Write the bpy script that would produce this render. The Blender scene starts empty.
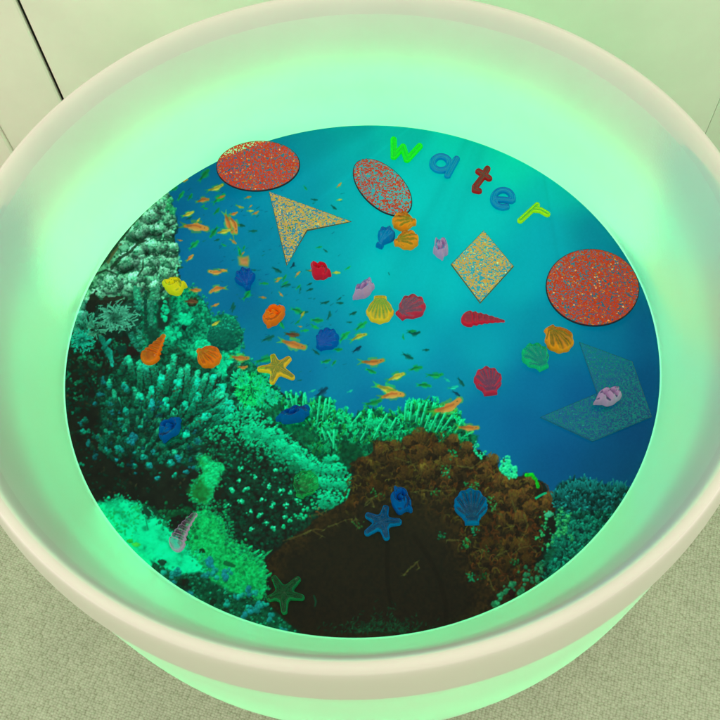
import bpy, math, random
import numpy as np
from mathutils import Matrix, Vector

C = bpy.context.scene
COL = C.collection
S = 0.36                      # metres per unit: the picture mat has radius 1 unit
ZP = 0.95 * S                 # height of the picture mat above the carpet

# ------------------------------------------------------------------ camera
F, PITCH, ROLL = 840.726, 1.03583726, 0.0881915888
CAM = np.array([-0.0019019, -1.53265884, 2.42736215])
c_, s_ = math.cos(PITCH), math.sin(PITCH)
_fwd = np.array([0, c_, -s_]); _right = np.array([1., 0, 0]); _down = -np.cross(_right, _fwd)
cr_, sr_ = math.cos(ROLL), math.sin(ROLL)
RM = np.array([cr_ * _right + sr_ * _down, -sr_ * _right + cr_ * _down, _fwd])

cam_d = bpy.data.cameras.new('camera')
cam = bpy.data.objects.new('camera', cam_d); COL.objects.link(cam)
cam_d.sensor_width = 36.0
cam_d.lens = 36.0 * F / 720.0
cam_d.clip_start = 0.02; cam_d.clip_end = 60
m = Matrix.Identity(4)
for i in range(3):
    m[i][0] = RM[0][i]; m[i][1] = -RM[1][i]; m[i][2] = -RM[2][i]
    m[i][3] = CAM[i] * S
m[2][3] += ZP
cam.matrix_world = m
C.camera = cam

# ------------------------------------------------------------------ world, room light, exposure
w = bpy.data.worlds.new('World'); C.world = w; w.use_nodes = True
bg = w.node_tree.nodes['Background']
bg.inputs[0].default_value = (1.0, 0.895, 0.72, 1); bg.inputs[1].default_value = 1.04
C.view_settings.view_transform = 'Standard'; C.view_settings.look = 'None'
C.view_settings.exposure = 0.0; C.view_settings.gamma = 1.0
C.render.film_transparent = False


def area(name, loc, target, size, power, col, shape='RECTANGLE', size_y=None):
    d = bpy.data.lights.new(name, 'AREA'); d.shape = shape; d.size = size
    if size_y: d.size_y = size_y
    d.energy = power; d.color = col
    o = bpy.data.objects.new(name, d); COL.objects.link(o)
    o.location = loc
    o.rotation_euler = (Vector(target) - Vector(loc)).to_track_quat('-Z', 'Y').to_euler()
    return o


area('side_fill_a', (2.5, -0.5, 2.40), (-.2, 0, .3), 1.2, 13, (1, .90, .74), size_y=0.6)  # unseen area lights added to brighten the tub's side walls
area('side_fill_b', (-2.4, -0.5, 2.40), (.2, 0, .3), 1.2, 9, (1, .90, .74), size_y=0.6)
# the LED board inside the tub, under the picture
area('led_board', (0, 0, ZP - 0.30 * S), (0, 0, 5), 1.98 * S, 2.1, (.22, 1.0, .58), shape='DISK')
# what the mat receives (light through + room light), linear RGB, measured with a white mat
ILLUM = np.array([0.66, 1.40, 0.90])


# ------------------------------------------------------------------ helpers
def unproj(px, z=0.0):
    px = np.atleast_2d(np.asarray(px, float))
    d = np.c_[(px - 360) / F, np.ones(len(px))] @ RM
    t = (z - CAM[2]) / d[:, 2]
    return (CAM + d * t[:, None])[:, :2]


def proj(X):
    q = (X - CAM) @ RM.T
    return np.c_[360 + F * q[:, 0] / q[:, 2], 360 + F * q[:, 1] / q[:, 2]]


def tag(o, label=None, cat=None, group=None, kind=None):
    if label: o['label'] = label
    if cat: o['category'] = cat
    if group: o['group'] = group
    if kind: o['kind'] = kind
    return o


def mesh_obj(name, verts, faces, mats, parent=None, smooth=True, slots=None, loc=(0, 0, 0)):
    me = bpy.data.meshes.new(name)
    me.from_pydata([tuple(v) for v in verts], [], [tuple(f) for f in faces])
    for mm in (mats if isinstance(mats, (list, tuple)) else [mats]): me.materials.append(mm)
    if smooth: me.polygons.foreach_set('use_smooth', [True] * len(me.polygons))
    if slots is not None: me.polygons.foreach_set('material_index', list(slots))
    me.update()
    o = bpy.data.objects.new(name, me); COL.objects.link(o)
    o.location = loc
    if parent: o.parent = parent
    return o


def empty(name, loc=(0, 0, 0)):
    o = bpy.data.objects.new(name, None); COL.objects.link(o); o.location = loc
    o.empty_display_size = 0.05
    return o


def srgb(r, g, b):
    a = np.array([r, g, b], float) / 255
    return tuple(np.where(a <= .04045, a / 12.92, ((a + .055) / 1.055) ** 2.4))


class NT:
    def __init__(s, name):
        s.m = bpy.data.materials.new(name); s.m.use_nodes = True
        s.t = s.m.node_tree; s.t.nodes.clear()
        s.out = s.n('ShaderNodeOutputMaterial')

    def n(s, typ, **kw):
        nd = s.t.nodes.new(typ)
        for k, v in kw.items():
            if hasattr(nd, k) and not k.startswith('i_'): setattr(nd, k, v)
        return nd

    def l(s, a, b): s.t.links.new(a, b)

    def surf(s, sock): s.l(sock, s.out.inputs['Surface']); return s.m

    def mix(s, fac, a, b):
        nd = s.n('ShaderNodeMixShader')
        if isinstance(fac, (int, float)): nd.inputs[0].default_value = fac
        else: s.l(fac, nd.inputs[0])
        s.l(a, nd.inputs[1]); s.l(b, nd.inputs[2]); return nd.outputs[0]

    def bsdf(s, typ, col=None, rough=None):
        nd = s.n('ShaderNodeBsdf' + typ)
        if col is not None:
            if hasattr(col, 'is_linked'): s.l(col, nd.inputs['Color'])
            else: nd.inputs['Color'].default_value = (*col, 1)
        if rough is not None: nd.inputs['Roughness'].default_value = rough
        return nd.outputs[0]

    def math(s, op, a, b=None, clamp=False):
        nd = s.n('ShaderNodeMath'); nd.operation = op; nd.use_clamp = clamp
        for i, v in enumerate((a, b)):
            if v is None: continue
            if isinstance(v, (int, float)): nd.inputs[i].default_value = v
            else: s.l(v, nd.inputs[i])
        return nd.outputs[0]

    def noise(s, scale, detail=2, rough=.5, vec=None):
        nd = s.n('ShaderNodeTexNoise'); nd.inputs['Scale'].default_value = scale
        nd.inputs['Detail'].default_value = detail; nd.inputs['Roughness'].default_value = rough
        if vec is not None: s.l(vec, nd.inputs['Vector'])
        return nd.outputs['Fac']

    def obj_coord(s): return s.n('ShaderNodeTexCoord').outputs['Object']

    def ramp(s, fac, stops):
        nd = s.n('ShaderNodeValToRGB'); s.l(fac, nd.inputs[0])
        e = nd.color_ramp.elements
        while len(e) < len(stops): e.new(0.5)
        for el, (p, c) in zip(e, stops): el.position = p; el.color = (*c, 1)
        return nd.outputs[0]

    def bump(s, h, strength, dist):
        nd = s.n('ShaderNodeBump'); nd.inputs['Strength'].default_value = strength
        nd.inputs['Distance'].default_value = dist; s.l(h, nd.inputs['Height']); return nd.outputs[0]


# ------------------------------------------------------------------ setting materials
def mat_tub():
    t = NT('translucent_white_plastic')
    co = t.obj_coord()
    nz = t.noise(9, 3, .5, co)
    col = t.ramp(nz, [(.3, (.85, .85, .81)), (.7, (.90, .90, .86))])
    d = t.bsdf('Diffuse', col); tr = t.bsdf('Translucent', col)
    # the glow's fade towards the rim is set here by lowering the translucency
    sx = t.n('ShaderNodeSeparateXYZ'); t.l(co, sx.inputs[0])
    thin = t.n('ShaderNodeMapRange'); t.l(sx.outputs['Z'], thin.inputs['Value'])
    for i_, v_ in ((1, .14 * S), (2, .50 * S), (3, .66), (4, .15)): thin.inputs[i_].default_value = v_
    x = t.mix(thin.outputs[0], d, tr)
    g = t.bsdf('Glossy', (1, 1, 1), .38)
    fr = t.n('ShaderNodeFresnel'); fr.inputs[0].default_value = 1.35
    b = t.bump(t.noise(420, 2, .5, co), .08, .002)
    t.l(b, fr.inputs['Normal'])
    return t.surf(t.mix(t.math('MULTIPLY', fr.outputs[0], .55), x, g))


def mat_body():
    t = NT('outer_white_plastic')
    co = t.obj_coord()
    col = t.ramp(t.noise(9, 3, .5, co), [(.3, (.80, .80, .77)), (.7, (.86, .86, .83))])
    x = t.mix(.58, t.bsdf('Diffuse', col), t.bsdf('Translucent', col))
    fr = t.n('ShaderNodeFresnel'); fr.inputs[0].default_value = 1.35
    return t.surf(t.mix(t.math('MULTIPLY', fr.outputs[0], .55), x, t.bsdf('Glossy', (1, 1, 1), .38)))


def mat_rim():
    t = NT('thick_white_plastic')
    co = t.obj_coord()
    nz = t.noise(7, 3, .5, co)
    col = t.ramp(nz, [(.25, (.76, .75, .71)), (.75, (.82, .81, .77))])
    d = t.bsdf('Diffuse', col); tr = t.bsdf('Translucent', col)
    x = t.mix(.08, d, tr)
    g = t.bsdf('Glossy', (1, 1, 1), .38)
    fr = t.n('ShaderNodeFresnel'); fr.inputs[0].default_value = 1.35
    return t.surf(t.mix(t.math('MULTIPLY', fr.outputs[0], .55), x, g))


def mat_plain(name, col, rough=.5, var=.06, scale=6):
    t = NT(name); co = t.obj_coord()
    nz = t.noise(scale, 4, .55, co)
    a = tuple(x * (1 - var) for x in col); b = tuple(min(1, x * (1 + var)) for x in col)
    p = t.n('ShaderNodeBsdfPrincipled'); t.l(t.ramp(nz, [(.3, a), (.7, b)]), p.inputs['Base Color'])
    p.inputs['Roughness'].default_value = rough
    return t.surf(p.outputs[0])


def mat_emit(name, col, st):
    t = NT(name); e = t.n('ShaderNodeEmission'); e.inputs[0].default_value = (*col, 1); e.inputs[1].default_value = st
    return t.surf(e.outputs[0])


def mat_carpet():
    t = NT('woven_loop_carpet'); co = t.obj_coord()
    mp = t.n('ShaderNodeMapping'); mp.inputs['Rotation'].default_value = (0, 0, .38); t.l(co, mp.inputs[0])
    sc = t.n('ShaderNodeMapping'); sc.inputs['Scale'].default_value = (1.0, 1.35, 1.0); t.l(mp.outputs[0], sc.inputs[0])
    v = t.n('ShaderNodeTexVoronoi'); v.inputs['Scale'].default_value = 235; v.inputs['Randomness'].default_value = .42; t.l(sc.outputs[0], v.inputs['Vector'])
    sp = t.n('ShaderNodeSeparateColor'); t.l(v.outputs['Color'], sp.inputs[0])
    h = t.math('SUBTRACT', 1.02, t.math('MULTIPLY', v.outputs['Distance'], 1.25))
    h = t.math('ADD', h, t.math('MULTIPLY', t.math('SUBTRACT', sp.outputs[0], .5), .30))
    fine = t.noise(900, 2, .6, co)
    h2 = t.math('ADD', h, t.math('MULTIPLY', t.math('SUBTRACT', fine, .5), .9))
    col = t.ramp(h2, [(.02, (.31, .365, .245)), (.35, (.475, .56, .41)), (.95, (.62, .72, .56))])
    big = t.noise(14, 4, .6, co)
    tint = t.ramp(big, [(.3, (.86, .86, .86)), (.7, (1, 1, 1))])
    mx = t.n('ShaderNodeMixRGB'); mx.blend_type = 'MULTIPLY'; mx.inputs[0].default_value = 1
    t.l(col, mx.inputs[1]); t.l(tint, mx.inputs[2])
    p = t.n('ShaderNodeBsdfPrincipled'); t.l(mx.outputs[0], p.inputs['Base Color'])
    p.inputs['Roughness'].default_value = .95
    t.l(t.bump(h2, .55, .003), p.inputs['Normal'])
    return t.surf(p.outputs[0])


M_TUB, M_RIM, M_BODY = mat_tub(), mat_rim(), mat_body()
M_CARPET = mat_carpet()
M_WALL = mat_plain('glow_tinted_wall', (.74, .84, .73), .7)  # green of the tub's glow is tinted into the wall's own colour
M_CAB = mat_plain('white_laminate', (.92, .88, .83), .45)
M_DARK = mat_plain('dark_gap', (.012, .011, .008), .8)
M_LED = mat_emit('green_led_strip', (.0, 1.0, .31), 10.5)
M_LED_FILL = mat_emit('upper_green_fill_ring', (.0, 1.0, .30), 8.0)
M_WHITE = mat_plain('white_board', (.8, .8, .8), .6)


# ------------------------------------------------------------------ the setting
def floor():
    e = 3.2
    o = mesh_obj('carpet_floor', [(-e, -e, 0), (e, -e, 0), (e, e, 0), (-e, e, 0)], [(0, 1, 2, 3)], M_CARPET, smooth=False)
    tag(o, kind='structure')


floor()


def panel(name, p0, p1, z0, z1, th, mat, parent=None, bev=.003):
    """upright panel from plan point p0 to p1 (metres), thickness th behind, with a small front bevel"""
    p0 = np.array(p0); p1 = np.array(p1); d = p1 - p0; L = np.hypot(*d); u = d / L; n = np.array([u[1], -u[0]])
    vs, fs = [], []
    for (a, zz, k) in ((bev, bev, 0), (0, 0, bev), (0, 0, th)):
        for (s, z) in ((a, z0 + zz), (L - a, z0 + zz), (L - a, z1 - zz), (a, z1 - zz)):
            q = p0 + u * s - n * k
            vs.append((q[0], q[1], z))
    fs.append((0, 1, 2, 3)); fs.append((11, 10, 9, 8))
    for b in (0, 4):
        for i in range(4):
            j = (i + 1) % 4
            fs.append((b + i, b + 4 + i, b + 4 + j, b + j))
    return mesh_obj(name, vs, fs, mat, parent, smooth=False)


def background():
    # white cabinet on the left, its doors parted by a dark gap
    A = np.array([-2.9, 1.80]); B = np.array([0.10, 1.80])

    def at(x): return (A + (B - A) * (x - A[0]) / (B[0] - A[0])) * S
    r = empty('white_cabinet', (*at(-1.2), 0))
    tag(r, 'white laminate cabinet with a thin dark gap between two doors behind the tub', 'cabinet')
    bk = panel('carcass', at(-2.9) + np.array([0, .012]), at(.10) + np.array([0, .012]), .0, 2.0 * S + ZP, .3, M_DARK)
    gx = -1.357
    for (a, b) in ((-1.722, gx - .009), (gx + .009, .10)):
        pn = panel('door', at(a), at(b), .001, 2.0 * S + ZP, .010, M_CAB); pn.parent = r
        pn.matrix_parent_inverse = Matrix.Translation(-r.location)
    pn = panel('side_frame', at(-2.9) - np.array([0, .006]), at(-1.7225) - np.array([0, .006]), .001, 2.0 * S + ZP, .014, M_CAB)
    pn.parent = r; pn.matrix_parent_inverse = Matrix.Translation(-r.location)
    bk.parent = r; bk.matrix_parent_inverse = Matrix.Translation(-r.location)
    # wall on the right
    P0 = np.array([0.115, 1.64]) * S; P1 = np.array([1.80, 1.42]) * S; P2 = np.array([3.2, .75]) * S
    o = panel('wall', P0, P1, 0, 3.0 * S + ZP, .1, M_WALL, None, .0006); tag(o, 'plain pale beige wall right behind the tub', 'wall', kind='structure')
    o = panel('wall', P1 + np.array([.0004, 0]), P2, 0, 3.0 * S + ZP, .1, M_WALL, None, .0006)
    tag(o, 'pale wall beyond the corner at the far right edge', 'wall', kind='structure')


background()


# ------------------------------------------------------------------ the tub (lathe)
def lathe(name, prof, mat, parent, seg=192):
    n = len(prof); vs = []; fs = []
    for i in range(seg):
        a = 2 * math.pi * i / seg
        for r, z in prof: vs.append((r * S * math.cos(a), r * S * math.sin(a), z * S))
    for i in range(seg):
        j = (i + 1) % seg
        for k in range(n - 1):
            fs.append((i * n + k, j * n + k, j * n + k + 1, i * n + k + 1))
    return mesh_obj(name, vs, fs, mat, parent)


def smooth_prof(p, it=2):
    p = [np.array(q, float) for q in p]
    for _ in range(it):
        q = [p[0]]
        for a, b in zip(p[:-1], p[1:]): q += [a * .75 + b * .25, a * .25 + b * .75]
        q.append(p[-1]); p = q
    return [tuple(v) for v in p]


def tub():
    r = empty('light_up_tub', (0, 0, ZP))
    tag(r, 'round white plastic tub glowing green from inside, standing on the carpet', 'tub')
    bowl = [(0.988, -.010), (0.999, -.009), (1.003, -.002), (1.011, .025), (1.025, .06), (1.049, .12), (1.071, .18), (1.092, .25), (1.108, .31), (1.121, .37), (1.131, .42)]
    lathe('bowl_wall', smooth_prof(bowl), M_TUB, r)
    rim = [(1.131, .42), (1.138, .452), (1.149, .478), (1.164, .490), (1.180, .484), (1.194, .455), (1.2025, .40), (1.2065, .34), (1.2065, .295), (1.2045, .268), (1.200, .256), (1.192, .252)]
    lathe('rim', smooth_prof(rim), M_RIM, r)
    body = [(1.192, .252), (1.197, .247), (1.201, .235), (1.203, .15), (1.204, 0), (1.204, -.18), (1.201, -.28), (1.192, -.36), (1.175, -.52), (1.15, -.75), (1.12, -.90), (1.10, -.945), (1.06, -.95), (.9, -.95)]
    lathe('outer_wall', smooth_prof(body), M_BODY, r)
    lathe('light_board', [(0.02, -.312), (1.05, -.312), (1.05, -.36), (0.02, -.36)], M_WHITE, r, 96)
    lathe('light_block_collar', [(.999, -.312), (.999, -.025), (1.005, -.025), (1.005, -.312)], M_WHITE, r, 128)  # unseen ring added to keep the strips' light off the mat
    # hidden LED ring, plus rings added above it to even out the glow
    for R0, z0, rr, mt in ((1.09, -.27, .010, M_LED), (1.10, -.12, .010, M_LED), (1.115, .03, .008, M_LED_FILL), (1.14, .18, .008, M_LED_FILL)):
        N, K = 128, 8; vs, fs = [], []
        for i in range(N):
            a = 2 * math.pi * i / N
            for k in range(K):
                b = 2 * math.pi * k / K
                q = R0 + rr * math.cos(b)
                vs.append((q * S * math.cos(a), q * S * math.sin(a), (z0 + rr * math.sin(b)) * S))
        for i in range(N):
            for k in range(K):
                fs.append((i * K + k, ((i + 1) % N) * K + k, ((i + 1) % N) * K + (k + 1) % K, i * K + (k + 1) % K))
        mesh_obj('led_and_fill_ring', vs, fs, mt, r)


tub()


# ------------------------------------------------------------------ the printed reef picture
# The artwork is drawn with numpy brush strokes, then stored as the colours of a fine flat sheet.
rng = np.random.default_rng(7)
SC = 2.0; OX, OY = 54.0, 114.0; CW, CH = int(616 * SC), int(536 * SC)
YY, XX = np.mgrid[0:CH, 0:CW].astype(np.float32)
PX, PY = OX + (XX + .5) / SC, OY + (YY + .5) / SC
ART = np.zeros((CH, CW, 3), np.float32)


def vnoise(cell, seed, oct=1, gain=.5):
    """value noise over the canvas, cell in picture pixels, range about 0..1"""
    r = np.random.default_rng(seed); out = np.zeros((CH, CW), np.float32); amp = 1.; tot = 0.
    for o in range(oct):
        cs = cell * SC / 2 ** o
        gh, gw = int(CH / cs) + 3, int(CW / cs) + 3
        g = r.random((gh, gw)).astype(np.float32)
        fy, fx = YY / cs, XX / cs
        iy, ix = fy.astype(int), fx.astype(int)
        ty, tx = fy - iy, fx - ix
        ty = ty * ty * (3 - 2 * ty); tx = tx * tx * (3 - 2 * tx)
        v = (g[iy, ix] * (1 - tx) + g[iy, ix + 1] * tx) * (1 - ty) + (g[iy + 1, ix] * (1 - tx) + g[iy + 1, ix + 1] * tx) * ty
        out += amp * v; tot += amp; amp *= gain
    return out / tot


WN1, WN2 = vnoise(7, 1, 3) - .5, vnoise(7, 2, 3) - .5
SPK = vnoise(1.3, 3, 2)
FINE = vnoise(2.6, 4, 3)
MID = vnoise(9, 5, 3)


def col(c): return np.array(c, np.float32)


def win(x0, y0, x1, y1, pad=2):
    a = max(0, int((x0 - pad - OX) * SC)); b = min(CW, int((x1 + pad - OX) * SC) + 1)
    c = max(0, int((y0 - pad - OY) * SC)); d = min(CH, int((y1 + pad - OY) * SC) + 1)
    return (slice(c, d), slice(a, b)) if b > a and d > c else None


def polymask(poly, wob=2.0, soft=.8):
    P = np.array(poly, np.float32)
    s = win(P[:, 0].min(), P[:, 1].min(), P[:, 0].max(), P[:, 1].max(), 6)
    x = PX[s] + WN1[s] * 2 * wob; y = PY[s] + WN2[s] * 2 * wob
    ins = np.zeros(x.shape, bool); dmin = np.full(x.shape, 1e9, np.float32)
    for (ax, ay), (bx, by) in zip(P, np.roll(P, -1, 0)):
        cnd = (ay > y) != (by > y)
        if by != ay: ins ^= cnd & (x < (bx - ax) * (y - ay) / (by - ay) + ax)
        dx, dy = bx - ax, by - ay; L = dx * dx + dy * dy + 1e-9
        t = np.clip(((x - ax) * dx + (y - ay) * dy) / L, 0, 1)
        dmin = np.minimum(dmin, np.hypot(x - ax - t * dx, y - ay - t * dy))
    sd = np.where(ins, dmin, -dmin)
    return s, np.clip(.5 + sd / (2 * soft), 0, 1)


def fill(poly, color, wob=2.0, soft=.8, alpha=1.0):
    s, mk = polymask(poly, wob, soft)
    c = color[s] if isinstance(color, np.ndarray) and color.ndim == 3 else col(color)
    mk = (mk * alpha)[..., None]
    ART[s] = ART[s] * (1 - mk) + c * mk


def tex(lo, hi, t, mid=None):
    t = np.clip(t, 0, 1)[..., None]
    if mid is None: return col(lo) * (1 - t) + col(hi) * t
    a = np.clip(t * 2, 0, 1); b = np.clip(t * 2 - 1, 0, 1)
    return (col(lo) * (1 - a) + col(mid) * a) * (1 - b) + col(hi) * b


def blob(x, y, rx, ry=None, ang=0, light=(0, 220, 170), dark=(0, 90, 70), alpha=1., rough=.5, spk=.35):
    ry = ry or rx; R = max(rx, ry) * 1.3
    s = win(x - R, y - R, x + R, y + R)
    if s is None: return
    ca, sa = math.cos(ang), math.sin(ang); dx, dy = PX[s] - x, PY[s] - y
    u, v = (dx * ca + dy * sa) / rx, (-dx * sa + dy * ca) / ry
    d = np.sqrt(u * u + v * v) + (FINE[s] - .5) * rough * 2
    k = min(1., .55 / max(min(rx, ry), .55))
    mk = np.clip((1 + k * .5 - d) / k, 0, 1) * alpha
    sh = np.clip(.62 - .5 * (dy * .8 + dx * .25) / max(rx, ry) - .25 * d * d + (SPK[s] - .5) * spk * 2, 0, 1)[..., None]
    c = col(dark) * (1 - sh) + col(light) * sh
    mk = mk[..., None]
    ART[s] = ART[s] * (1 - mk) + c * mk


def stroke(pts, w0, w1=None, c0=(0, 0, 0), c1=None, alpha=1., shade=0., rough=1.0):
    """tapering polyline, width and colour run from the first to the last point"""
    w1 = w0 if w1 is None else w1; c0 = col(c0); c1 = c0 if c1 is None else col(c1)
    P = np.array(pts, np.float32); R = max(w0, w1)
    s = win(P[:, 0].min() - R, P[:, 1].min() - R, P[:, 0].max() + R, P[:, 1].max() + R)
    if s is None: return
    x, y = PX[s], PY[s]; best = np.full(x.shape, 1e9, np.float32); bt = np.zeros(x.shape, np.float32); bs = np.zeros(x.shape, np.float32)
    n = len(P) - 1
    for i in range(n):
        (ax, ay), (bx, by) = P[i], P[i + 1]; dx, dy = bx - ax, by - ay; L = dx * dx + dy * dy + 1e-9
        t = np.clip(((x - ax) * dx + (y - ay) * dy) / L, 0, 1)
        ex, ey = x - ax - t * dx, y - ay - t * dy
        tt = (i + t) / n; d = np.hypot(ex, ey) - (w0 + (w1 - w0) * tt) / 2 * (1 + (FINE[s] - .5) * rough)
        b = d < best; best = np.where(b, d, best); bt = np.where(b, tt, bt); bs = np.where(b, -ey * .8 - ex * .3, bs)
    mk = (np.clip(.5 - best / .42, 0, 1) * alpha)[..., None]
    c = c0 + (c1 - c0) * bt[..., None]
    if shade: c = c * (1 + shade * np.clip(bs / max(R / 2, .3), -1, 1) + (SPK[s] - .5) * .5)[..., None]
    ART[s] = ART[s] * (1 - mk) + np.clip(c, 0, 255) * mk


def inpoly(poly, n, r):
    P = np.array(poly, float); lo, hi = P.min(0), P.max(0); out = []
    while len(out) < n:
        q = r.uniform(lo, hi); k = False
        for (ax, ay), (bx, by) in zip(P, np.roll(P, -1, 0)):
            if (ay > q[1]) != (by > q[1]) and q[0] < (bx - ax) * (q[1] - ay) / (by - ay) + ax: k = not k
        if k: out.append(q)
    return np.array(out)


def fringe(poly, n, light, dark, spread=3., r0=.7, r1=1.9, seed=0, alpha=.85):
    """small lumps scattered along an outline so that it does not read as a cut edge"""
    q = np.random.default_rng(seed); P = np.array(poly, float); E = np.roll(P, -1, 0) - P; L = np.hypot(*E.T); cu = L / L.sum()
    for i in q.choice(len(P), n, p=cu):
        x, y = P[i] + E[i] * q.random() + q.normal(0, spread, 2)
        blob(x, y, q.uniform(r0, r1), q.uniform(r0, r1) * .8, q.uniform(0, 3), jit(light, q, .2), jit(dark, q, .25), alpha=alpha)


def jit(c, r, a=.15):
    return np.clip(col(c) * (1 + r.uniform(-a, a)), 0, 255)


# ---- water: colour samples blended smoothly
WATER = [(205, 178, 0, 108, 152), (170, 215, 0, 100, 148), (228, 215, 0, 118, 158), (200, 270, 0, 102, 146), (240, 300, 0, 100, 142),
         (280, 150, 0, 140, 160), (312, 138, 0, 152, 160), (350, 130, 0, 168, 164), (400, 131, 0, 194, 176), (450, 141, 0, 212, 184), (510, 163, 0, 226, 188),
         (560, 193, 0, 198, 182), (300, 200, 0, 142, 160), (350, 200, 0, 172, 176), (420, 190, 0, 192, 184), (480, 210, 0, 192, 184),
         (550, 230, 0, 165, 176), (600, 235, 0, 145, 164), (630, 270, 0, 122, 150), (650, 330, 0, 96, 140), (657, 385, 0, 82, 128),
         (640, 430, 0, 74, 120), (630, 480, 0, 74, 114), (600, 470, 0, 80, 124), (560, 460, 0, 84, 134), (520, 430, 0, 96, 146),
         (480, 420, 0, 106, 152), (450, 380, 0, 136, 166), (400, 340, 0, 164, 178), (380, 270, 0, 180, 180), (440, 280, 0, 180, 182),
         (480, 350, 0, 152, 170), (550, 320, 0, 140, 164), (540, 390, 0, 108, 154), (340, 380, 0, 126, 158), (360, 405, 0, 108, 154),
         (300, 372, 0, 108, 150), (300, 300, 0, 128, 154), (260, 240, 0, 126, 156), (262, 330, 0, 112, 146), (320, 255, 0, 158, 168),
         (605, 330, 0, 114, 150), (420, 420, 0, 112, 154), (520, 280, 0, 166, 176), (580, 400, 0, 92, 142), (270, 190, 0, 136, 160)]
wt = np.zeros((CH, CW), np.float32); ac = np.zeros((CH, CW, 3), np.float32)
for x, y, r, g, b in WATER:
    k = 1.0 / (((PX - x) ** 2 + (PY - y) ** 2 + 350) ** 1.7)
    wt += k; ac += k[..., None] * col((r, g, b))
ART[:] = ac / wt[..., None]
# faint sun rays fanning down from the bright rim of the water, and print grain
an = np.arctan2(PY - 40, PX - 520)
rays = np.zeros_like(an); rr = np.random.default_rng(5)
for k in range(26):
    a0 = rr.uniform(.5, 2.7); rays += rr.uniform(-1, 1) * np.exp(-((an - a0) / rr.uniform(.008, .05)) ** 2)
fade = np.clip(1.1 - (PY - 120) / 280, 0, 1)
ART *= (1 + .045 * rays * fade)[..., None]
ART *= (1 + .05 * (vnoise(40, 9, 3) - .5))[..., None]
ART += ((SPK - .5) * 7)[..., None]
ART[..., 2] *= .975

# dark specks of far fish
r = np.random.default_rng(11)
for _ in range(150):
    x, y = r.uniform(185, 345), r.uniform(185, 385)
    if y > 230 + (x - 180) * 1.25: continue
    L = r.uniform(1.2, 4); a = r.normal(-.35, .35)
    stroke([(x, y), (x + L * math.cos(a), y + L * math.sin(a))], r.uniform(.7, 1.5), .5, (0, r.uniform(70, 110), r.uniform(70, 120)), alpha=.55)

BARE = ART.copy()
# ---- reef, back to front
DARK = (28, 32, 26)
# dark rock mass that fills the left and the foot of the picture
fill([(40, 300), (100, 215), (165, 188), (176, 240), (180, 285), (205, 303), (212, 318), (232, 316), (243, 335), (240, 352), (262, 372), (290, 400), (330, 410),
      (370, 430), (420, 440), (480, 450), (505, 475), (540, 480), (560, 505), (640, 520), (640, 660), (40, 660)],
     tex((24, 28, 22), (36, 46, 32), MID * .8 + FINE * .3 - .2))

# mid reef: mottled green rock
midrock = [(172, 284), (188, 286), (203, 300), (212, 318), (222, 313), (236, 318), (243, 334), (241, 352), (262, 372), (276, 388), (286, 402), (286, 430), (240, 440),
           (215, 385), (170, 372), (140, 352), (128, 318), (150, 292)]
fill(midrock, tex((2, 60, 42), (12, 168, 112), (FINE - .5) * 1.8 + MID * .9 + (SPK - .5) * .9, (4, 112, 78)))
r = np.random.default_rng(21)
for q in inpoly(midrock, 520, r):
    b = r.random()
    c = (20, 190, 135) if b > .55 else (6, 120, 82)
    blob(q[0], q[1], r.uniform(.8, 2.2), r.uniform(.7, 1.7), r.uniform(0, 3), jit(c, r, .25), jit((2, 70, 50), r, .3), alpha=.8)
fill([(158, 300), (170, 296), (171, 318), (168, 332), (156, 330)], (30, 36, 28), 2, 2, .9)
fill([(140, 325), (150, 320), (160, 335), (150, 345)], (18, 52, 38), 2, 2, .8)
blob(193, 302, 6, 4, -.4, (60, 50, 28), (30, 34, 24)); blob(184, 327, 3, 3, 0, (16, 40, 36), (8, 26, 24))
for (x, y, a, b) in ((172, 334, 9, 8), (231, 360, 13, 9), (205, 345, 9, 6), (195, 358, 9, 7), (186, 318, 7, 6), (165, 312, 4, 12), (218, 372, 11, 7)):
    for k in range(int(a * 5)):
        t, u = r.uniform(0, 6.28), math.sqrt(r.random())
        blob(x + a * u * math.cos(t), y + b * u * math.sin(t), r.uniform(1, 2.6), r.uniform(.8, 2), r.uniform(0, 3), jit((6, 232, 160), r, .12), jit((2, 150, 100), r, .2), alpha=.8)
# round dark coral head with a speckled rim
blob(225, 335, 18, 16, 0, (10, 116, 86), (0, 52, 46), rough=.1)
for k in range(150):
    t, u = r.uniform(0, 6.28), r.random() ** .35
    x, y = 225 + 18 * u * math.cos(t), 334 + 16 * u * math.sin(t)
    blob(x, y, r.uniform(.7, 1.6), None, 0, jit((20, 170, 128) if y < 332 else (6, 110, 80), r, .25), (0, 60, 50), alpha=.8)

fringe(midrock, 260, (14, 180, 124), (4, 70, 50), 2.6, seed=54)
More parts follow.
